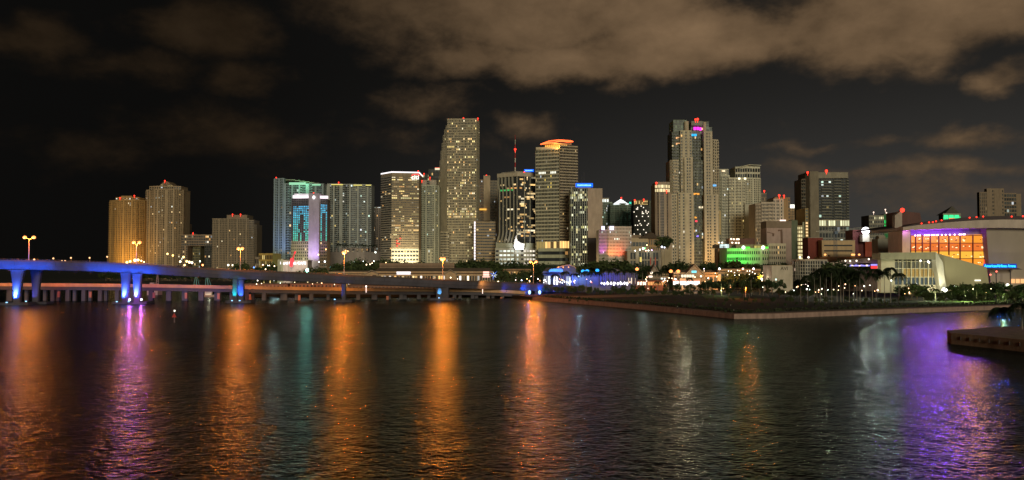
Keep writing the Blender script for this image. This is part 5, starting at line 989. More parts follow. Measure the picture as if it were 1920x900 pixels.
def market(px0, px1, eave, ridge, base, Y, lab, lit=.5, pal=WARM, wallm=MRK, gain=1.3, gables=(), n=None, lower=None, name='market_hall'):
    b = Bld(name, lab, (px0 + px1) / 2, Y); n = n or int((px1 - px0) / 5)
    b.vol([(px0, 0), (px1, 0)], eave, nf=2 if lower else 1, nb=n, wall=wallm, pw=.3, sh=.3, lit=lit, pal=pal, gain=gain, depth=18, parapet=0, z0=GZ if not lower else None, dim=(.04, .025, .01), d=.3)
    x0, x1 = XP(px0, Y) - 1, XP(px1, Y) + 1; ze, zr = ZP(eave, Y), ZP(ridge, Y); r = MB()
    r.hexa([(x0, Y - 1.5, ze), (x1, Y - 1.5, ze), (x1, Y + 19, ze), (x0, Y + 19, ze), (x0 + 4, Y + 8, zr), (x1 - 4, Y + 8, zr), (x1 - 4, Y + 9, zr), (x0 + 4, Y + 9, zr)]); r.build('roof', MRF, b.root)
    for gx, gw, gh, m_ in gables:
        g0, g1, gc = XP(gx - gw, Y), XP(gx + gw, Y), XP(gx, Y); zb = ZP(eave, Y) - .5; zt = ZP(gh, Y)
        MB().extrude_y([(g0 + .6, GZ), (g1 - .6, GZ), (g1 - .6, zb), (gc, zt - .8), (g0 + .6, zb)], Y - 2.6, Y + 6).build('gable_wall', m_, b.root)
        for s0, s1 in (((g0, zb - .2), (gc, zt)), ((gc, zt), (g1, zb - .2))):
            q = MB(); q.extrude_y([(s0[0], s0[1]), (s1[0], s1[1]), (s1[0], s1[1] + .7), (s0[0], s0[1] + .7)], Y - 3.4, Y + 7); q.build('gable_roof', mat('gable_trim', (.30, .25, .18)), b.root)
    return b
b = market(617, 700, 513.5, 507, 522, 705, 'long low market pavilion with amber clerestory, left of the centre lamp', .9, [(1, .55, .12)], gain=1.0, n=26); b.done()
b = market(700, 924, 513, 502.5, 525, 700, 'long market pavilion with many small lit windows below the tallest central tower', .42, WARM + [(1, 1, .95), (1, .9, .8)], n=46, gain=1.6, gables=[(698, 13, 507.5, MRK), (845, 12, 506.5, MRK)])
b.block(744, 770, 509.5, 514.5, emit('shop_white', (.95, .92, 1), 1.7), dy=-.8, depth=.5, name='shop_sign'); b.block(906, 917, 509, 517, emit('shop_pink', (1, .55, .45), 1.7), dy=-.8, depth=.5, name='shop_sign'); b.block(905, 918, 518, 520, emit('shop_pink', ()), dy=-.9, depth=.5, name='shop_sign')
b.done()
b = market(712, 852, 499, 495.5, 503, 740, 'dark roofed upper hall behind the long market pavilion', .02, WARM, wallm=BROWN); b.done()
b = market(944, 996, 507, 503, 524, 720, 'amber lit hall under trees, right of the blue star sign', .95, [(1, .5, .10), (1, .6, .2)], n=16, gain=1.1, lower=True, wallm=TAN); b.done()
t = thing('star_sign', 'blue and white neon star burst sign at the right end of the long pavilion', 'sign', at(926, 525, 690)); c = at(926, 515.5, 690)
for k in range(7):
    a0 = k / 7 * 2 * math.pi; mb = MB(); r1 = 4.2 if k % 2 else 3.2
    mb.extrude_y([(c.x + math.cos(a0 - .25) * .8, c.z + math.sin(a0 - .25) * .8), (c.x + math.cos(a0) * r1, c.z + math.sin(a0) * r1), (c.x + math.cos(a0 + .25) * .8, c.z + math.sin(a0 + .25) * .8)], 690, 690.6); mb.build('ray', emit('star_blue', (.1, .25, 1), 2.2) if k % 2 else emit('star_white', (.8, .9, 1), 2.2), t)
MB().tube((c.x, 690.7, GZ), (c.x, 690.7, c.z), .25, n=5).build('post', MET, t)
# blue pavilion quarter
BW = mat('pavilion_white', (.13, .13, .16))
b = market(1018, 1075, 513, 502, 528, 660, 'blue floodlit pavilion with an orange edged dome roof', .35, [(1, 1, 1), (.8, .9, 1)], wallm=BW, n=12, gables=())
dm = MB(); q = at(1064, 503, 668)
pr = [(1044, 502), (1052, 499.5), (1060, 497.5), (1068, 497), (1076, 499.5), (1080, 503)]
for k in range(5): dm.tube(at(*pr[k], 660), at(*pr[k + 1], 660), .45, n=5)
dm.build('roof_edge', mat('dome_edge', (.6, .35, .2)), b.root); MB().extrude_y([(p.x, p.z) for p in [at(x, y + .8, 661) for x, y in [(1044, 506)] + pr + [(1080, 512)]][::-1]], 661.2, 676).build('dome_roof', mat('dome_shell', (.12, .11, .13)), b.root)
for px in (1047, 1056, 1066): MB().ball(at(px, 501, 658.5), .55, 8, 5).build('lamp_globe', emit('orange_globe', ()), b.root)
cn = MB(); cn.extrude_y([(p.x, p.z) for p in [at(x, y, 640) for x, y in ((1029, 509.5), (1056, 509.5), (1055, 505), (1050, 504), (1034, 504), (1030, 505.5))]], 640, 652); cn.build('canopy', mat('canopy_blue', (.25, .5, .6)), b.root)
light('SPOT', at(1042, 524, 628), (.0, .20, 1), 2.8e4, b.root, .4, at(1042, 507, 641), 110, 1, 'floodlight'); light('SPOT', at(1066, 527, 636), (.01, .10, 1), 2.2e4, b.root, .4, at(1068, 512, 660), 110, 1, 'floodlight'); light('POINT', at(1048, 501, 655), (1, .35, .1), 500, b.root, .3); b.done()
b = Bld('colonnade', 'violet and blue floodlit colonnade with white uplights behind palms', 1160, 640); Y = 640
for k in range(17): b.block(1126 + k * 4.2, 1127.6 + k * 4.2, 513, 534, BW, dy=-2, depth=1.5, name='column')
b.block(1070, 1192, 511.5, 513.5, BW, dy=-3, depth=14, name='entablature'); b.block(1072, 1190, 514, None, mat('colonnade_wall', (.16, .15, .17)), dy=3, depth=10, name='wall')
pr = [at(x, y, 645) for x, y in ((1128, 511), (1150, 503.5), (1180, 511))]; rf = MB(); rf.extrude_y([(p.x, p.z) for p in (pr[0], pr[2], pr[1])], 642, 656); rf.build('roof', mat('slate_violet', (.14, .12, .15)), b.root)
for px, c, w in ((1085, (.0, .10, 1), 1.2e4), (1100, (.0, .18, 1), 1e4), (1118, (.01, .07, 1), 1e4), (1137, (.04, .06, 1), 1.4e4), (1158, (.12, .08, 1), 8e3), (1178, (.25, .14, 1), 3.5e3)): light('SPOT', at(px, 533, 629), c, w, b.root, .3, at(px, 517, 641), 100, 1, 'floodlight')
for k in range(12): MB().ball(at(1128 + k * 4.2 + (k % 3), 531 + (k % 2), 634), .75, 8, 5, 1.1 + (k % 3) * .5).build('uplight', emit('uplight_white', (1, .97, 1), 2.6), b.root)
for k in range(9): MB().ball(at(1046 + k * 4.1, 528 + (k % 3), 650), .5, 8, 5, 1.6).build('uplight', emit('uplight_white', ()), b.root)
for px, py in ((1093, 508.5), (1101, 508), (1120, 507)): MB().ball(at(px, py, 632), 1.5, 10, 6, .8).build('blue_lantern', emit('lantern_blue', (.03, .35, 1), 2.0), b.root, smooth=True)
for k in range(3): b.block(1177 + k * 6, 1179 + k * 6, 521, 532, emit('cream_win', ()), dy=-1, depth=.6, name='lit_window')
b.done()
# white and red lit market halls
b = Bld('market_hall', 'market row with red rimmed shop fronts, left of the first gabled hall', 1210, 640)
b.block(1192, 1250, 524, 526, MRF, dy=-2, depth=14, name='roof'); b.block(1192, 1250, 526, None, mat('shop_red', (.4, .12, .06)), depth=12, name='wall')
for x0, x1 in ((1194, 1198), (1199.5, 1203), (1205, 1208), (1209, 1211)): b.block(x0, x1, 528.5, 534.5, emit('shop_cream', (1, .80, .62), 2.0), dy=-.5, depth=.4, name='shop_window')
for k in range(7): b.block(1214 + k * 5, 1218 + k * 5, 528.5, 534.5, emit('shop_amber', (1, .45, .14), 1.0), dy=-.5, depth=.4, name='shop_window')
b.done()
b = market(1218, 1253, 517, 508, 530, 655, 'grey gabled market hall with a white clock light, left of the twin lamp', .25, COOL, n=7, gables=[(1226, 12, 497.5, mat('gable_grey', (.20, .17, .12)))])
MB().ball(at(1221.5, 511.5, 651), 1.0, 10, 6).build('gable_light', emit('cream_globe', ()), b.root); b.block(1216, 1223, 517, 520, emit('shop_cream', ()), dy=-3.5, depth=.5, name='lit_window'); b.done()
b = market(1262, 1345, 515, 506, 534, 650, 'bright white fronted market hall with a broad gable and cyan sign', .0, COOL, n=10, gables=[(1301, 19, 496.5, mat('gable_tan', (.26, .19, .12)))], wallm=mat('hall_tan', (.42, .27, .15)))
b.block(1296.5, 1305.5, 507.5, 511.5, emit('cyan_shop_sign', (.2, .8, .95), 1.4), dy=-4, depth=.5, name='shop_sign')
for k in range(17): b.block(1262 + k * 2.9, 1264.5 + k * 2.9, 527, 534 + (k % 3) * .3, emit('hall_white', (1, .86, .78), 2.4), dy=-5, depth=.4, name='shop_window')
b.block(1261, 1312, 525.4, 526.6, emit('hall_red', (1, .25, .12), 1.2), dy=-5.2, depth=.5, name='fascia_light')
for k in range(5): b.block(1277 + k * 5, 1281 + k * 5, 515, 520, emit('hall_cream', (1, .85, .6), 1.4), dy=-4.8, depth=.4, name='lit_window')
b.block(1260, 1313, 522, 525.3, mat('hall_canopy', (.35, .22, .12)), dy=-6, depth=4, name='canopy'); b.block(1272, 1274, 516, 535, mat('dark_post', (.04, .03, .02)), dy=-8, depth=.6, name='post'); b.done()
light('POINT', at(1285, 531, 636), (1, .72, .5), 9000, b.root, 1)
b = market(1345, 1446, 509, 503, 530, 690, 'pale long market hall with many lamps behind orange lit trees', .25, WARM, n=16, wallm=mat('hall_peach', (.45, .30, .17))); b.done()
light('SPOT', at(1385, 520, 625), (1, .42, .08), 4e4, b.root, 1, at(1385, 518, 670), 130, 1); light('SPOT', at(1425, 519, 625), (1, .45, .10), 4e4, b.root, 1, at(1425, 517, 670), 130, 1); light('SPOT', at(1345, 520, 625), (1, .5, .16), 2.4e4, b.root, 1, at(1345, 518, 670), 130, 1)
# ------------------------------------------------------------------ arena
ar = thing('arena', 'large arena with orange windows, violet light band and sweeping curved roof', 'arena', at(1800, 550, 560)); Y = 560
AW = mat('arena_wall', (.30, .25, .19), .85, 0, .12, .05); AWD = mat('arena_roof', (.06, .045, .045)); AF = mat('arena_fascia', (.42, .34, .28))
def ax(px, y_=Y): return XP(px, y_, 450)
def az(py, y_=Y): return ZP(py, y_)
def slab(pts, y0, y1, name, m, root=ar):   # outline in photo columns/rows at depth y0
    pp = [at(x, y, y0) for x, y in pts]; return MB().extrude_y([(p.x, p.z) for p in pp], y0, y1).build(name, m, root)
slab([(1678, 480), (1691.5, 480), (1691.5, 394), (1678, 404)], 566, 570, 'fin_wall', mat('fin_stone', (.36, .30, .24))); slab([(1691.7, 424), (1729, 418), (1725, 399), (1691.7, 396)], 575, 600, 'stair_block', mat('stair_brown', (.12, .06, .05)))
slab([(1681, 468), (1689.5, 468), (1689.5, 447), (1681, 447)], 565.4, 565.9, 'lit_panel', emit('orange_panel', (1, .48, .07), 1.1)); MB().ball(at(1692, 394, 566), 1.5, 10, 6).build('beacon', RED, ar, smooth=True)
slab([(1692, 478), (1706.5, 478), (1707, 431.5), (1692, 433)], 554, 575, 'portal_pillar', mat('portal_stone', (.55, .45, .38)))
slab([(1707, 477), (1851, 477), (1846, 440), (1707, 440)], 566, 590, 'hall_interior', mat('hall_inner', (.3, .12, .05)))
slab([(1706.7, 443), (1846, 440), (1846, 424), (1706.7, 430)], 563, 575, 'soffit_wall', mat('soffit_plate', (.24, .21, .26)))
# windows: eight bays, four storeys, each pane its own
cols = [1708, 1717.5, 1730, 1745, 1761, 1780, 1801, 1825, 1851]; rowsy = [441.5, 455.8, 470.8, 485, 499]
PAN = [emit('pane_orange', (1, .33, .02), 1.05, True), emit('pane_amber', (1, .44, .04), 1.2, True), emit('pane_deep', (.95, .20, .02), .9, True)]
fr = mat('mullion_brown', (.16, .05, .03))
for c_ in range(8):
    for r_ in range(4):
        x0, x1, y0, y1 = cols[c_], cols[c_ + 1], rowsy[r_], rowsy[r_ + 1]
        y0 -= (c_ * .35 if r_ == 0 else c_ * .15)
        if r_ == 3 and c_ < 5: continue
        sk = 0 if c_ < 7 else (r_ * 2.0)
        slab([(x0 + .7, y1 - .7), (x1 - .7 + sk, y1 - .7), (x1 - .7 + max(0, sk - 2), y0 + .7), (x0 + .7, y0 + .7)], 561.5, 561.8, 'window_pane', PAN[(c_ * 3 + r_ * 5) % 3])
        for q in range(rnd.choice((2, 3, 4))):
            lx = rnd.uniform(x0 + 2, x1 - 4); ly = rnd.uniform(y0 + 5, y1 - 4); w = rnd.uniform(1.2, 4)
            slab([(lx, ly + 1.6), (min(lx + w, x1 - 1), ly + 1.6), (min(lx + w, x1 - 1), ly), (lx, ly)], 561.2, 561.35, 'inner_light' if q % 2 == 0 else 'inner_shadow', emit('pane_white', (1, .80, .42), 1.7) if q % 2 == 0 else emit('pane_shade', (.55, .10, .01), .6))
for x in cols: slab([(x - .6, 500 if x > 1800 else 478), (x + .6, 500 if x > 1800 else 478), (x + .6, 440.5), (x - .6, 440.5)], 560.3, 561.4, 'mullion', fr)
for y in rowsy[:4]: slab([(1707, y + .6), (1852, y + .6), (1852, y - .6), (1707, y - .6)], 560.2, 561.45, 'transom', fr)
# roof: a shallow curved disc overhanging the front
rp = [(1693, 426), (1730, 421), (1780, 416.5), (1830, 413), (1880, 411.5), (1940, 412), (2050, 416)]; bt = [(1693, 432), (1730, 430), (1780, 428.5), (1830, 427.5), (1880, 427), (1940, 428), (2050, 432)]
slab([(x, y) for x, y in bt] + [(x, y) for x, y in reversed(rp)], 549, 600, 'roof_fascia', AF)
slab([(x, y - .3) for x, y in rp] + [(2050, 410), (1950, 406), (1890, 404.5), (1850, 405.5), (1800, 408.5), (1760, 413), (1722, 418.5)], 556, 640, 'roof', AWD)
for px, py in ((1728, 419), (1742, 417), (1749, 416.5), (1755, 415), (1765.5, 413), (1818, 408.2), (1831, 407), (1843.5, 406), (1897, 406), (1918, 405.5)): MB().ball(at(px, py, 555.5), .5, 8, 5).build('roof_lamp', RED, ar)
slab([(1860, 560), (2050, 560), (2050, 428), (1849, 428), (1853, 480)], 556, 600, 'side_wall', AW)
slab([(1846, 520), (1858, 520), (1852, 486), (1846, 486)], 560.4, 562, 'red_panel', emit('panel_red', (1, .10, .06), .9)); 
VIO = (.42, .08, 1)
for k, px in enumerate((1716, 1721, 1725, 1734, 1738, 1742, 1747, 1751, 1756, 1759, 1766, 1773, 1781, 1790, 1799, 1802, 1806, 1809)):
    q = at(px, 441.5 - (px - 1716) * .022, 556); MB().ball(q, .52, 8, 5).build('band_lamp', emit('band_lamp_white', (.85, .65, 1), 5), ar, smooth=True)
    if k % 2 == 0:
        light('POINT', q + Vector((0, -.2, 1.0)), (.30, .03, 1), 1600, ar, .4)
        light('SPOT', q + Vector((0, -1.0, -.2)), (.45, .09, 1), ARENA_V, ar, .5, (q.x * .20, 112, 0), 9, 1, 'floodlight')  # added narrow spots lay the violet band's reflection on the water
light('SPOT', at(1698, 470, 543), (1, .42, .10), 2600, ar, .4, at(1699, 455, 555), 110, 1, 'floodlight'); light('POINT', at(1700, 434, 551), (.7, .2, 1), 700, ar, .4)
# side sign on its dark canopy
slab([(1836, 505.5), (1918, 505.5), (1909, 502.6), (1846, 502.6)], 545, 556, 'canopy', mat('canopy_dark', (.05, .04, .045)))
slab([(1843, 502.5), (1907, 502.5), (1906, 494.5), (1845, 494.5)], 549, 549.5, 'sign_backing', emit('sign_deep', (0, .06, .6), .7)); text_part('AmericanAirlines Arena', 2.75, at(1875, 498.7, 548.7), emit('sign_cyan', (.02, .42, 1), 2.6), ar, .12, sx=.80, bold=.05)
light('SPOT', at(1875, 502, 540), (.05, .15, 1), 1500, ar, .4, at(1878, 485, 557), 110, 1, 'added_sign_spot')  # spot without a fixture, added for the sign's light on the wall
light('SPOT', at(1875, 498, 546), (.0, .14, 1), 8e3, ar, .6, (ax(1875) * .5, 280, 0), 22, 1, 'added_sign_spot')   # added spots stand in for sign and orange hall shining on the water
light('SPOT', at(1815, 470, 558), (1, .36, .04), 4.0e4, ar, 3, (ax(1815) * .5, 285, 0), 16, 1, 'added_hall_spot')
for px in (1868, 1895): MB().tube((ax(px, 547), 548, 1.9), (ax(px, 547), 548, az(505, 547)), .3, n=6).build('canopy_column', mat('canopy_dark', ()), ar)
for k in range(5): slab([(1896 + k * 9, 531), (1903 + k * 9, 531), (1903 + k * 9, 523), (1896 + k * 9, 523)], 555.4, 555.7, 'lit_opening', emit('amber_win', ()))
light('SPOT', at(1900, 545, 530), (1, .82, .6), 6e3, ar, .6, at(1885, 500, 556), 110, 1, 'floodlight')
for px, py in ((1850, 514), (1868.5, 509), (1857, 515)): MB().ball(at(px, py, 544), .6, 8, 5).build('red_lamp', emit('red_lamp', (1, .15, .1), 3), ar)
# annex: glass fronted pavilion with a curved solid wall
an = thing('arena_annex', 'glass fronted arena annex with a thick roof slab and curved blank wall', 'building', at(1735, 550, 500)); Y = 500
AO = mat('annex_render', (.46, .42, .29), .85, 0, .1, .06)
slab([(1651, 486.5), (1754.5, 486.5), (1754.5, 472.5), (1651, 474)], 494, 506, 'roof_slab', mat('annex_slab', (.27, .25, .16)), an)
slab([(1652, 549), (1676, 549), (1676, 486.6), (1652, 486.6)], 500, 505, 'side_wall', AO, an); slab([(1676, 549), (1757, 549), (1757, 486.6), (1676, 486.6)], 502.5, 524, 'back_wall', mat('annex_inner', (.05, .05, .045)), an)
xs = [1677 + k * 8.0 for k in range(11)]; ys = [490, 503.5, 519.5, 534.5]
cold = emit('annex_pane_grey', (.20, .21, .15), .42, True); warm = emit('annex_pane_amber', (.75, .45, .10), .62, True); blue = emit('annex_pane_blue', (.07, .11, .12), .6)
dark = emit('annex_pane_dark', (.05, .055, .03), .5)
for r_ in range(3):
    for c_ in range(10):
        m_ = (cold if c_ % 2 == 0 else dark if c_ % 3 == 0 else cold) if r_ == 0 else (warm if c_ >= 2 else cold) if r_ == 1 else blue
        slab([(xs[c_] + .7, ys[r_ + 1] - .8), (xs[c_ + 1] - .7, ys[r_ + 1] - .8), (xs[c_ + 1] - .7, ys[r_] + .8), (xs[c_] + .7, ys[r_] + .8)], 501.4, 501.6, 'window_pane', m_, an)
        if r_ < 2:
            for q in (1, 2): xx = xs[c_] + q * 8 / 3; slab([(xx - .15, ys[r_ + 1] - .9), (xx + .15, ys[r_ + 1] - .9), (xx + .15, ys[r_] + .9), (xx - .15, ys[r_] + .9)], 501.1, 501.3, 'glazing_bar', mat('bar_olive', (.2, .18, .1)), an)
            for q in (1, 2, 3): yy = ys[r_] + q * (ys[r_ + 1] - ys[r_]) / 4; slab([(xs[c_] + .8, yy + .2), (xs[c_ + 1] - .8, yy + .2), (xs[c_ + 1] - .8, yy - .2), (xs[c_] + .8, yy - .2)], 500.95, 501.05, 'glazing_bar', mat('bar_olive', ()), an)
for c_, x in enumerate(xs): slab([(x - (.9 if c_ % 2 == 0 else .35), 535), (x + (.9 if c_ % 2 == 0 else .35), 535), (x + (.9 if c_ % 2 == 0 else .35), 487), (x - (.9 if c_ % 2 == 0 else .35), 487)], 500, 501.3, 'mullion', AO, an)
for k, y in enumerate(ys): slab([(1676.2, y + .7), (1757, y + .7), (1757, y - .7), (1676.2, y - .7)], 499.9, 501.2, 'transom', AO, an)
slab([(1676.2, 549), (1764, 549), (1763, 535), (1676.2, 535)], 499, 502.3, 'plinth_wall', AO, an)
slab([(1777, 549), (1766, 535), (1759, 517), (1754, 495), (1752, 474)][::-1] + [(1764, 549)][:0], 497, 520, 'curved_edge', mat('annex_edge', (.50, .48, .36)), an) if False else None
slab([(1764, 549), (1778, 549), (1771, 522), (1769.5, 503), (1768, 492), (1756, 473), (1752.5, 473), (1755.5, 497), (1760, 522)], 495, 500, 'curved_edge', mat('annex_edge', (.55, .53, .42)), an)
slab([(1771, 549), (1856, 549), (1853, 520), (1850, 501), (1800, 487), (1756, 474.5), (1764.5, 485), (1768.5, 503), (1769.5, 522)], 500.3, 530, 'curved_wall', mat('annex_wall', (.36, .33, .19), .85, 0, .08, .05), an)
slab([(1828, 527), (1839, 527), (1839, 524.5), (1828, 524.5)], 499.8, 500.1, 'wall_sign', emit('annex_sign', (1, .95, .8), 1.6), an)
for px, py in ((1726, 489), (1740, 490.5), (1742, 492)): MB().ball(at(px, py, 498), .5, 8, 5, 1.3).build('ceiling_lamp', emit('ceiling_white', (1, 1, .95), 3), an)
MB().ball(at(1771, 543.5, 490), 1.4, 12, 7).build('floodlight_head', emit('flood_white', (1, 1, .85), 7), an, smooth=True)
light('POINT', at(1770, 543, 488), (1, .96, .70), 9000, an, .6); light('SPOT', at(1715, 530, 484), (1, .95, .62), 5e3, an, 1, at(1712, 486, 500), 140, 1, 'floodlight'); light('SPOT', at(1808, 560, 470), (1, .92, .5), 4e3, an, 1, at(1810, 510, 500), 110, 1, 'floodlight'); light('SPOT', at(1665, 555, 480), (1, .92, .6), 2.5e3, an, 1, at(1664, 515, 500), 110, 1, 'floodlight')
# ------------------------------------------------------------------ park lamps
GL_ = [(1303, 519.5, 610, (1, .8, .6), .5), (1315, 518, 610, (1, .75, .5), .5), (1349, 504, 620, (.75, .82, 1), 1.3), (1393, 504, 620, (1, .5, .3), 1.3), (1413, 504, 620, (1, .75, .85), 1.3), (1413.5, 523, 600, (1, .85, .7), 1.0), (1428, 523, 600, (1, .88, .75), 1.2), (1411, 537, 560, (.9, .95, 1), .8), (1430.5, 538.5, 560, (.9, 1, .85), .5), (1455, 524, 580, (.6, 1, .9), .8), (1505.5, 533.5, 560, (1, .7, .6), .5), (1510.5, 533.5, 560, (1, .7, .6), .5), (1513, 542.5, 540, (1, 1, .95), 1.1), (1541, 541.5, 520, (1, .9, .65), .7), (1585, 533, 560, (1, .55, .3), .8), (1563, 543, 520, (1, .85, .5), .6), (1572, 544, 520, (1, .8, .4), .6),
       (1620.5, 536.5, 500, (1, .95, .8), .8), (1631, 535, 500, (1, .95, .8), .5), (1645.5, 544, 480, (1, .55, .35), 1.0), (1671, 526, 480, (.9, 1, .85), .9), (1705, 550.5, 470, (1, .6, .35), 1.0), (1718, 532, 470, (1, 1, .9), .5), (1788, 536.5, 470, (.95, 1, .95), 1.3), (1808, 547, 460, (1, .8, .6), .7), (1814, 545, 460, (1, .8, .6), .7), (1820, 544, 460, (1, .8, .6), .6), (1868, 534, 470, (1, .8, .5), .8), (1889, 534.5, 460, (1, 1, .95), 1.9), (1911, 541, 460, (.9, .95, 1), .8), (1858, 530, 470, (1, 1, .9), .4), (1383, 507, 640, (1, .9, .6), .6), (1366, 508, 640, (1, .85, .6), .5), (1371, 508.5, 640, (1, .85, .6), .5), (1401, 508, 640, (1, .8, .6), .4), (1437, 508, 640, (1, .7, .5), .6), (1356, 541, 560, (1, .5, .2), .5), (1370, 539, 560, (1, .35, .12), .6), (1344, 519, 620, (1, .6, .35), .5), (1267, 523.5, 600, (.75, .7, 1), .8), (1213, 519.5, 610, (1, .55, .35), .5), (1212.5, 527, 610, (1, .6, .4), .5), (1244, 527.5, 600, (1, .85, .8), .8), (1320, 504, 640, (.85, .8, 1), .6),
       (497, 541 - 17, 600, (.95, 1, 1), .0), (514, 524.5, 590, (1, 1, .95), 1.3), (483, 526, 640, (1, .9, .75), .7), (531, 526, 640, (1, .85, .7), .5), (577, 528.5, 640, (1, .8, .4), .7), (589, 528, 640, (1, .8, .45), .8), (595, 529, 640, (1, .75, .35), .7), (601, 528.5, 640, (1, .8, .5), .6), (616, 530, 640, (1, .85, .7), .5), (654, 532, 640, (.95, .95, 1), .5), (688, 532, 640, (1, .85, .7), .6), (708, 533, 640, (1, .85, .6), .6), (785, 535.5, 640, (1, .9, .8), .5), (805, 537, 560, (1, .75, .6), .8), (476, 501.5, 800, (.1, .25, 1), .9), (493, 497, 850, (1, .6, .45), 1.1), (497, 504, 850, (.5, 1, 1), .8),
       (659, 490, 860, (.8, 1, .9), .8), (664, 492, 860, (.85, 1, .9), .8), (673, 494, 860, (.85, 1, .85), .8), (677, 491, 860, (.6, 1, .8), .6), (662, 498, 860, (1, .3, .15), .7), (681, 490, 860, (.9, 1, .95), .6), (704, 473, 1000, (.9, 1, .9), 1.0), (598, 491, 860, (1, .95, .9), .8), (609, 490.5, 880, (1, 1, 1), 1.0), (611, 467.5, 980, (1, .45, .15), .9), (597, 477.5, 980, (1, .65, .2), .9), (648, 470, 1000, (1, .5, .15), .9), (652, 471, 1000, (1, .55, .2), .8),
       (1206, 466, 855, (1, 1, .9), 1.4), (1200, 468, 850, (.95, 1, 1), .9), (1191, 470, 850, (1, 1, .9), .8), (1211, 470, 850, (1, .5, .35), .8), (1216, 469.5, 850, (1, .9, .8), .8), (1222, 469, 850, (.75, .5, 1), .8), (1209, 465.5, 850, (.05, .9, .2), .9), (1241, 463, 850, (.8, .85, 1), 1.2), (1246, 464, 850, (.8, .85, 1), .8), (1213, 459.5, 860, (1, .8, .4), .7),
       (253, 488, 1200, (1, .75, .35), 1.8), (244, 490, 1200, (1, .7, .25), 1.4), (238, 492, 1200, (1, .65, .2), 1.6), (259, 487.5, 1200, (1, .7, .3), 1.5), (265, 489, 1200, (1, .75, .4), 1.0), (208, 496, 1200, (1, .6, .25), 1.3), (216, 496, 1200, (1, .7, .35), 1.3), (222, 495, 1200, (1, .7, .3), 1.3), (228, 496, 1200, (1, .6, .2), 1.1), (270, 491, 1200, (.9, .8, .4), .8), (314, 476, 1250, (1, .6, .2), 1.2), (324, 479, 1250, (1, .55, .15), 1.2), (344, 482, 1250, (1, .6, .2), 1.4), (338, 490.5, 1250, (1, .8, .5), 1.3), (350, 490, 1250, (1, .6, .2), 1.4), (355, 491.5, 1250, (1, .7, .35), 1.6), (360, 492.5, 1250, (1, .75, .5), 1.4), (346, 497, 1250, (1, .65, .25), 1.2), (380, 497, 1250, (1, .3, .1), 1.3), (375, 490, 1250, (.85, 1, .8), .9), (408, 465.5, 1250, (1, .8, .15), .0),
       (428, 497, 1200, (1, .95, .7), 1.2), (436, 497, 1200, (1, .9, .6), .9), (1085, 518, 640, (.5, .8, 1), .7), (1076, 528, 640, (1, .5, .3), .5), (1109, 529.5, 640, (1, .2, .1), .6), (967, 525, 640, (1, .7, .6), .6), (978, 525.5, 640, (.7, .8, 1), .8), (993, 528, 640, (1, .75, .4), .6), (1020, 526, 640, (1, .85, .7), .7), (1024, 528, 640, (1, .9, .8), .6), (1008, 516, 680, (1, .7, .4), .5), (845, 520.5, 690, (1, .9, .6), .8), (858, 523, 690, (1, .8, .6), .6)]
STREAK = {(1349, 504): (.7, .9, 1.0, 1500), (1428, 523): (1, .9, .7, 700), (1413, 504): (1, .8, .6, 900), (1513, 542.5): (.95, 1, .85, 2600), (1788, 536.5): (.85, 1, 1, 2200), (1889, 534.5): (1, .95, .85, 1500), (514, 524.5): (.8, 1, .95, 1500), (1645.5, 544): (.9, 1, .8, 1500), (1671, 526): (.6, 1, .8, 1200), (1705, 550.5): (1, .5, .3, 700), (673, 494): (.7, 1, .85, 5000), (1541, 541.5): (1, .85, .5, 900), (1267, 523.5): (1, .6, .3, 1500), (609, 490.5): (.25, .95, .9, 18000), (1085, 518): (.4, .8, .9, 1200), (1206, 466): (.9, 1, .9, 3e3), (1411, 537): (1, .85, .5, 900), (1620.5, 536.5): (1, .95, .7, 1500)}  # teal entry is added to carry the window art's sheen onto the water
LAND = [(340, 'the left towers'), (430, 'the left apartment block'), (520, 'the yellow lowrise'), (620, 'the lavender tower'), (720, 'the rooftop palm podium'), (880, 'the long market pavilion'), (1000, 'the amber hall'), (1120, 'the blue pavilion'), (1200, 'the violet colonnade'), (1260, 'the grey gabled hall'), (1345, 'the white fronted hall'), (1450, 'the green floodlit hotel'), (1560, 'the round glass office'), (1660, 'the canopy hall'), (1770, 'the arena annex'), (2400, 'the arena side wall')]
def near(px): return next(n for x, n in LAND if px < x)
def colour_name(c):
    r, g, b_ = c
    if b_ > .95 and r < .3: return 'deep blue'
    if g > .85 and r < .3: return 'green'
    if r > .9 and g < .42: return 'red'
    if r > .9 and g < .65: return 'orange'
    if b_ > .95 and r < .86: return 'bluish white'
    if g > .95 and r < .86: return 'greenish white'
    if r > .9 and g < .86: return 'warm cream'
    return 'white'
ORD = ['first', 'second', 'third', 'fourth', 'fifth', 'sixth', 'seventh', 'eighth', 'ninth', 'tenth', 'eleventh', 'twelfth', 'thirteenth', 'fourteenth', 'fifteenth', 'sixteenth', 'seventeenth', 'eighteenth', 'nineteenth', 'twentieth', 'twenty first', 'twenty second', 'twenty third', 'twenty fourth']
cells = {}
for x0, x1, y0, y1, Y_, n_ in ((1312, 1450, 506, 528, 620, 22), (1450, 1670, 534, 548, 500, 20), (1695, 1915, 537, 551, 462, 12), (1005, 1130, 523, 531, 640, 14), (932, 1003, 515, 528, 690, 10), (640, 740, 486, 498, 850, 6), (478, 560, 492, 506, 820, 9), (455, 690, 528, 534, 630, 12), (1180, 1260, 520, 530, 620, 8)):
    for _ in range(n_): GL_.append((rnd.uniform(x0, x1), rnd.uniform(y0, y1), Y_ + rnd.uniform(-15, 15), rnd.choice(((1, .72, .42), (1, .72, .42), (1, .5, .2), (1, .95, .85), (.85, 1, .9))), rnd.choice((.34, .42, .52, .64, .8))))
GLL = sorted([g for g in GL_ if g[4] > 0], key=lambda g: g[0])
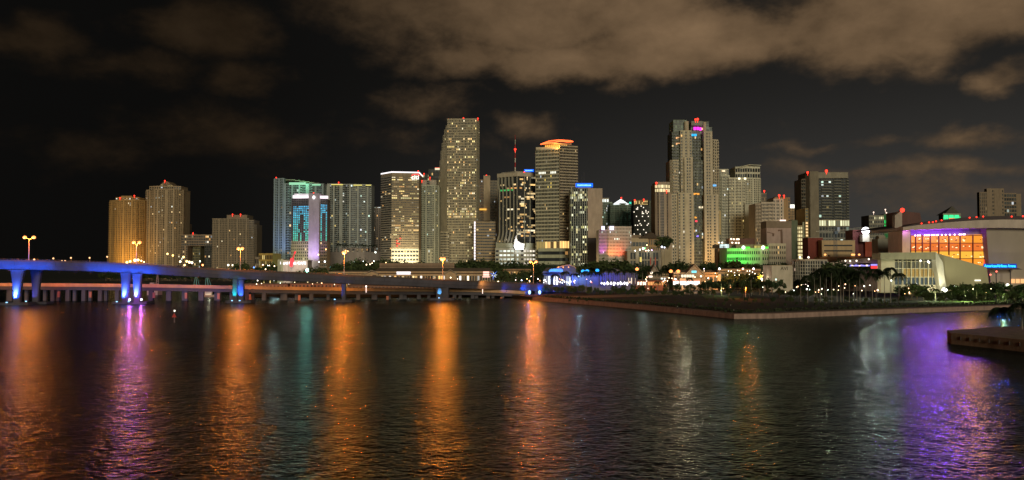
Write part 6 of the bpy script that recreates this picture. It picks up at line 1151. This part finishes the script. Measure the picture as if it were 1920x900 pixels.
for g in GLL: cells.setdefault((colour_name(g[3]), near(g[0])), []).append(g)
for (cn_, nr), gs in cells.items():
    for i, (px, py, Y, c, s) in enumerate(gs):
        where = 'at' if len(gs) > 1 else 'at'
        lab = f'{cn_} globe lamp near {nr}' + (f', {ORD[i]} of {len(gs)} from the left' if len(gs) > 1 else '')
        p = at(px, py, Y); t = thing('globe_lamp', lab, 'lamp', (p.x, p.y, 1.9), 'lit globe lamps of the waterfront'); r = s * .62 * Y / 560
        key = 'globe_%02d%02d%02d' % tuple(int(v * 20) for v in c)
        MB().ball(p, r * .8, 10, 6, 1.1).build('globe', emit(key + ('' if s >= .6 else 's'), c, 5.5 if s >= .6 else 11), t, smooth=True)
        if Y < 900: MB().tube((p.x, p.y, 1.9), (p.x, p.y, p.z - r * .85), .09, n=5).build('pole', mat('dark_pole', (.03, .03, .03)), t)
        if (px, py) in STREAK: q = STREAK[(px, py)]; light('POINT', (p.x, p.y - r - .3, p.z), q[:3], q[3] * 1.3, t, .3)
# ------------------------------------------------------------------ trees and palms
LEAF = [mat('leaf_dark', (.035, .055, .018), .85, 0, .5, 1.2), mat('leaf_mid', (.055, .075, .022), .85, 0, .5, 1.2)]; TRUNK = mat('trunk_bark', (.12, .09, .06), .9); PALMT = mat('palm_trunk', (.22, .19, .15), .9); FRONDM = mat('palm_frond', (.035, .055, .02), .8, 0, .4, 1.5)
def tree_mesh(seed, h=10.0, w=9.0, clear=.3, nclump=22, leaf=.55, per=46):
    r = random.Random(seed); T = MB(); cr = MB(); th = h * clear
    T.tube((0, 0, 0), (0, 0, th), .28, .2, 7); tips = []
    for k in range(nclump):
        a = r.uniform(0, 6.283); e = r.uniform(0, 1); rad = w / 2 * math.sqrt(r.random()) * .86; z = th + (h - th) * (.12 + .80 * e * math.sqrt(max(.05, 1 - (rad / (w / 2)) ** 2 * .75))); c = Vector((math.cos(a) * rad, math.sin(a) * rad, z)); tips.append(c)
        if k % 3 == 0: T.tube((0, 0, th * r.uniform(.7, 1)), c, .12, .04, 4)
        cs = r.uniform(.10, .19) * w
        for _ in range(per):
            d = Vector((r.gauss(0, 1), r.gauss(0, 1), r.gauss(0, .7))).normalized() * cs * r.uniform(.5, 1.0); p = c + d; s = leaf * r.uniform(.5, 1.2)
            t = Vector((r.uniform(-1, 1), r.uniform(-1, 1), r.uniform(-.6, .6))).normalized() * s; t2 = t.cross(Vector((r.uniform(-1, 1), r.uniform(-1, 1), r.uniform(-1, 1)))).normalized() * s * .6
            cr.quad(p - t, p - t2, p + t, p + t2)
    return T.mesh('trunk', TRUNK), cr.mesh('crown', LEAF[seed % 2])
def frond_mesh(seed, L_=2.6, lift=.5):
    r = random.Random(seed); f = MB(); P = []
    for k in range(8): t = k / 7; P.append(Vector((L_ * (t * .98 - .12 * t * t), 0, lift * 2.2 * t - (1.15 + lift) * 1.9 * t * t)))
    for k in range(7): f.tube(P[k], P[k + 1], .045, .03, 3, caps=False)
    for k in range(22):
        t = (k + 1) / 23; i = min(6, int(t * 7)); p = P[i].lerp(P[i + 1], t * 7 - i); ln = L_ * .34 * math.sin(math.pi * (.12 + .86 * t)) * r.uniform(.8, 1.15)
        for s in (-1, 1):
            e = p + Vector((ln * .45, s * ln, -ln * .45 * r.uniform(.5, 1.3))); w = Vector((.15, 0, 0)) * (L_ / 2.6); f.tri(p - w, p + w * 1.3, e)
    return f.mesh('frond', FRONDM)
TREES = [tree_mesh(s, 10, w, c, n, lf) for s, w, c, n, lf in ((1, 10, .22, 24, .6), (2, 12, .25, 28, .6), (3, 8, .18, 20, .55), (4, 9, .12, 22, .55))]
ROUND = [tree_mesh(s, 8, 6.4, .35, 20, .45) for s in (11, 12)]; FR = [frond_mesh(s, 2.7, l) for s, l in ((1, .9), (2, .5), (3, .15), (4, .7))]
def plant(meshes, label, loc, h, base_h, name, cat, group=None, sx=1.0, low=None):
    t = thing(name, label, cat, loc, group); k = h / base_h; t.scale = (k * sx, k * sx, k); t.rotation_euler = (0, 0, rnd.uniform(0, 6.28))
    for n, m in zip(('trunk', 'crown'), meshes): o = bpy.data.objects.new(n, m); C.objects.link(o); o.parent = t
    return t
PT = {}
def palm(loc, h, label, group=None, nf=13, cs=1.0, each=True, droop=False):
    t = thing('palm_tree', label, 'palm', loc, group); key = round(h, 0)
    if key not in PT:
        T = MB(); T.tube((0, 0, 0), (0, 0, key * .5), .2, .15, 6); T.tube((0, 0, key * .5), (.05, 0, key - 1.2), .15, .12, 6); T.ball((.05, 0, key - 1.1), .3, 6, 4, 1.6); PT[key] = T.mesh('trunk', PALMT)
    o = bpy.data.objects.new('trunk', PT[key]); C.objects.link(o); o.parent = t; t.rotation_euler = (0, 0, rnd.uniform(0, 6)); t.scale = (1, 1, h / key)
    for k in range(nf):
        f = bpy.data.objects.new('frond', FR[k % 4]); C.objects.link(f); f.parent = t; f.location = (.05, 0, key - .9 + .1 * (k % 3)); f.rotation_euler = (rnd.uniform(-.15, .15), rnd.uniform(-.15, .25), k * 2.399 + rnd.uniform(-.2, .2)); f.scale = (cs * (1.25 if cs < 1.4 else 1.1),) * 3
    return t
def jit(a, b_, n): return [a + (b_ - a) * (k + .5) / n + rnd.uniform(-.35, .35) * (b_ - a) / n for k in range(n)]
def tree_row(x0, x1, n, top, Y, lab, var=5, base=None, meshes=None, bh=10, name='leafy_tree', sx=1.0, z=None):
    for i, px in enumerate(jit(x0, x1, n)):
        Yi = Y + rnd.uniform(-14, 14); z0 = 1.9 if z is None else z; h = ZP(top + rnd.uniform(-var, var) * .6, Yi) - z0
        plant(rnd.choice(meshes or TREES), f'{lab}, {ORD[i]} of {n} from left', (XP(px, Yi), Yi, z0), h, bh, name, 'tree', None, sx)
tree_row(440, 545, 8, 493, 830, 'dark tree between left apartment block and guitar sign', 6)
tree_row(196, 345, 16, 508, 1150, 'dark shore tree at the foot of the left towers', 4, sx=1.5)
tree_row(345, 480, 12, 507, 1120, 'dark shore tree below the left apartment block', 4, sx=1.4)
tree_row(558, 600, 4, 502, 720, 'green tinted tree around the green signal light', 4)
tree_row(632, 735, 10, 489, 860, 'dark tree before the rooftop palm podium', 5)
tree_row(742, 822, 6, 492, 840, 'leafy tree at the foot of the brown banded office', 5)
tree_row(822, 935, 10, 489, 850, 'dark tree at the foot of the tallest central tower', 4)
tree_row(930, 1012, 8, 491, 830, 'dark tree under the white lit garage', 4)
tree_row(940, 1010, 6, 508, 705, 'low tree before the amber lit hall', 4)
tree_row(1008, 1072, 6, 497, 800, 'dark tree above the blue pavilion', 4)
tree_row(1068, 1110, 4, 497, 780, 'dark tree right of the ribbed office foot', 4)
tree_row(1106, 1178, 6, 486, 775, 'broad dark banyan under the magenta lit hotel', 3, sx=1.25)
tree_row(1172, 1262, 8, 497, 790, 'dark tree before the retail podium', 4)
tree_row(1262, 1364, 9, 492, 780, 'dark tree at the foot of the tallest condominium', 4)
tree_row(1375, 1440, 5, 486, 712, 'broad tree against the green floodlit hotel', 4, sx=1.15)
tree_row(1364, 1450, 7, 512, 665, 'orange lit tree before the pale long market hall', 4)
tree_row(1440, 1500, 5, 489, 640, 'tree rising behind the white cube building', 3)
tree_row(1545, 1600, 4, 490, 600, 'tree before the tan block with dark strips', 3)
tree_row(1150, 1240, 6, 540, 560, 'low lawn bush before the violet colonnade', 4)
tree_row(1240, 1330, 6, 545, 520, 'low lawn bush before the grey gabled hall', 4)
tree_row(1020, 1125, 8, 536, 575, 'dark bushy tree beside the blue bridge abutment', 4)
tree_row(1100, 1300, 12, 545, 540, 'dark shrub on the slope below the violet colonnade', 4)
tree_row(1318, 1470, 11, 524, 560, 'round headed tree in the park below the long hall', 4, meshes=ROUND, bh=8, name='round_tree')
tree_row(1330, 1470, 6, 541, 500, 'dark shrub in the second park row', 4, meshes=ROUND, bh=8, name='round_tree')
tree_row(1460, 1560, 8, 541, 500, 'dark shrub in the park below the round glass office', 5)
tree_row(1250, 1480, 14, 567, 385, 'low dark shrub near the shore corner of the park', 3, bh=10)
tree_row(1060, 1330, 16, 561, 440, 'dark shrub on the inner park slope, left part', 3)
tree_row(1330, 1700, 20, 557, 430, 'dark shrub on the inner park slope, right part', 4)
tree_row(1140, 1330, 10, 533, 585, 'dark small tree below the violet colonnade and gabled halls', 4)
tree_row(1480, 1690, 12, 566, 385, 'low dark shrub along the shore under the tall palms', 3)
tree_row(1690, 1735, 4, 531, 470, 'leafy tree before the annex glass', 3, sx=1.3); tree_row(1778, 1850, 6, 530, 465, 'lit green tree before the annex curved wall', 3, sx=1.25)
tree_row(1850, 1990, 8, 530, 470, 'lit green tree before the arena side wall', 3, sx=1.2)
tree_row(1722, 1950, 16, 548, 425, 'dark hedge tree along the shore before the arena', 3)
for i, px in enumerate(jit(1238, 1254, 2)): plant(TREES[i], f'big {"left" if i == 0 else "right"} tree growing on the retail podium roof', (XP(px, 862), 866, ROOF_TREE_Z), ZP(443, 866) - ROOF_TREE_Z, 10, 'roof_tree', 'tree')
for i, px in enumerate([606, 616, 634, 641, 650, 659, 668, 677, 685, 694, 703]):
    zb = PODIUM_Z; palm((XP(px, 1122), 1123, zb), ZP(456 + rnd.uniform(0, 3), 1122) - zb, f'palm on the grey podium roof, {ORD[i]} of eleven from the left', 'palms on the podium roof', 9, 1.5)
for i, px in enumerate([1098, 1111, 1124, 1137, 1149, 1162, 1175, 1188, 1206, 1216, 1231, 1243]):
    palm((XP(px, 600), 600 + rnd.uniform(-6, 6), 1.9), ZP(501 + rnd.uniform(0, 9), 600) - 1.9, f'tall palm before the violet colonnade, {ORD[i]} of twelve from left', 'palms before the colonnade', 12, 1.35)
for i, px in enumerate([1012, 1040, 1059, 1076, 1090]):
    palm((XP(px, 610), 606, 1.9), ZP(508 + rnd.uniform(0, 8), 606) - 1.9, f'palm before the blue pavilion, {ORD[i]} of five from the left', 'palms before the blue pavilion', 11, 1.3)
for i, px in enumerate([1233, 1257, 1292, 1318, 1333, 1352, 1372, 1404, 1425, 1441]):
    palm((XP(px, 540), 540 + rnd.uniform(-12, 12), 1.9), ZP(517 + rnd.uniform(0, 14), 540) - 1.9, f'short palm in the park below the market halls, {ORD[i]} of ten from left', 'short park palms', 12, 1.05)
for i, (px, tp) in enumerate([(1500, 520), (1513, 512), (1526, 506), (1537, 499), (1548, 502), (1558, 497), (1568, 504), (1580, 498), (1591, 500), (1600, 507), (1611, 503), (1622, 496), (1634, 508), (1641, 500), (1657, 505), (1668, 497), (1684, 508), (1545, 514), (1575, 512), (1605, 516), (1530, 520)]):
    Yp = 430 + rnd.uniform(-12, 12); palm((XP(px, Yp), Yp, 1.9), ZP(tp + 3, Yp) - 1.9, f'tall palm in the grove before the canopy hall, {ORD[[1500, 1513, 1526, 1530, 1537, 1545, 1548, 1558, 1568, 1575, 1580, 1591, 1600, 1605, 1611, 1622, 1634, 1641, 1657, 1668, 1684].index(px)]} of 21 from left', 'palm grove', 15, 1.35)
for i, px in enumerate([1730, 1752, 1768, 1782, 1806, 1829, 1846, 1868, 1882, 1900, 1915]):
    palm((XP(px, 445), 445, 1.9), ZP(539 + rnd.uniform(0, 8), 445) - 1.9, f'short shore palm before the arena, {ORD[i]} of eleven from left', 'short shore palms before the arena', 12, .85)
Yq = 232
palm((XP(1874, Yq), Yq, 2.9), ZP(573, Yq) - 2.9, 'dark drooping palm on the near stone quay, left one', 'palms on the near quay', 22, 1.15); palm((XP(1913, 226), 226, 2.9), ZP(566, 226) - 2.9, 'dark drooping palm at the photo edge on the near stone quay', 'palms on the near quay', 22, 1.3)
for i, px in enumerate((1916,)): plant(TREES[2], 'low shrub on the near stone quay under the palms', (XP(px + 4, 232), 231, 2.9), 2.2, 10, 'shrub', 'shrub', None, 1.6)
# railing of lamp posts along the promenade
for i, (px, py) in enumerate([(1075, 566), (1131, 572), (1195, 578), (1270, 585), (1376, 592), (1522, 588), (1370, 582)]):
    p = ground(px, py - 6, 2.0); t = thing('bollard_light', f'small pale bollard on the promenade, {ORD[sorted([1075, 1131, 1195, 1270, 1376, 1522, 1370]).index(px)]} from the bridge', 'bollard', p, 'promenade bollards'); x, y, z = p
    MB().tube((x, y, z), (x, y, z + .9), .12, n=6).build('post', mat('dark_pole', ()), t); MB().ball((x, y, z + 1.0), .17, 6, 4).build('cap', mat('pale_cap2', (.6, .58, .5)), t)
# lights that make the far shore glow
PATHW = {1810: 'below the annex curved wall', 1880: 'below the blue arena sign', 1745: 'below the annex glass front', 1540: 'at the left end of the palm grove', 1600: 'in the middle of the palm grove', 1352: 'below the bright white fronted hall, right end', 1485: 'before the white cube building', 1410: 'among orange lit trees before the long hall', 1215: 'before the red rimmed shop fronts', 1300: 'below the broad gable with cyan sign'}
for px, py, Y, c, w in ((1810, 552, 438, (.75, 1, .35), 6000), (1880, 552, 438, (.75, 1, .35), 6000), (1745, 556, 445, (.8, 1, .5), 4000), (1540, 548, 470, (.9, 1, .7), 1500), (1600, 548, 475, (.9, 1, .7), 1500), (1352, 550, 540, (.8, 1, .4), 1800), (1485, 535, 560, (1, .9, .6), 1500), (1410, 516, 655, (1, .5, .12), 1500), (1215, 534, 600, (1, .6, .3), 1500), (1300, 536, 600, (1, .7, .45), 2500)):
    p = at(px, py, Y); t = thing('path_lamp', f'low path lamp on the grass {PATHW[px]}', 'lamp', (p.x, Y, 1.9)); MB().tube((p.x, Y, 1.9), (p.x, Y, 4.6), .07, n=5).build('pole', mat('dark_pole', ()), t); MB().ball((p.x, Y, 5.0), .25, 8, 5).build('globe', emit('path_globe', (1, .95, .7), 3), t); light('POINT', (p.x, Y - .7, 5.0), c, w, t, .3)
for i, (px, Y_) in enumerate(((240, 1240), (315, 1250), (430, 1230), (700, 980), (760, 975), (805, 1020), (860, 1060), (910, 1000), (1040, 930), (1090, 900), (1160, 830), (1280, 905), (1320, 905), (1395, 960), (1450, 905), (1550, 960))):
    p = at(px, 505, Y_); t = thing('fill_lamp', f'added fill lamp at the foot of the towers, {ORD[i]} of sixteen from left', 'street lamp', (p.x, Y_, GZ)); MB().tube((p.x, Y_, GZ), (p.x, Y_, 15), .15, n=5).build('pole', mat('dark_pole', ()), t); MB().ball((p.x, Y_, 15.4), .5, 8, 5).build('lamp_head', emit('fill_head', (1, .7, .35), 3), t); light('POINT', (p.x, Y_ + 1, 15.4), (1, .72, .38), 1.6e4, t, .4)  # added fill lights that brighten the lower tower walls
t = None
# a single bright star above the left bank of cloud
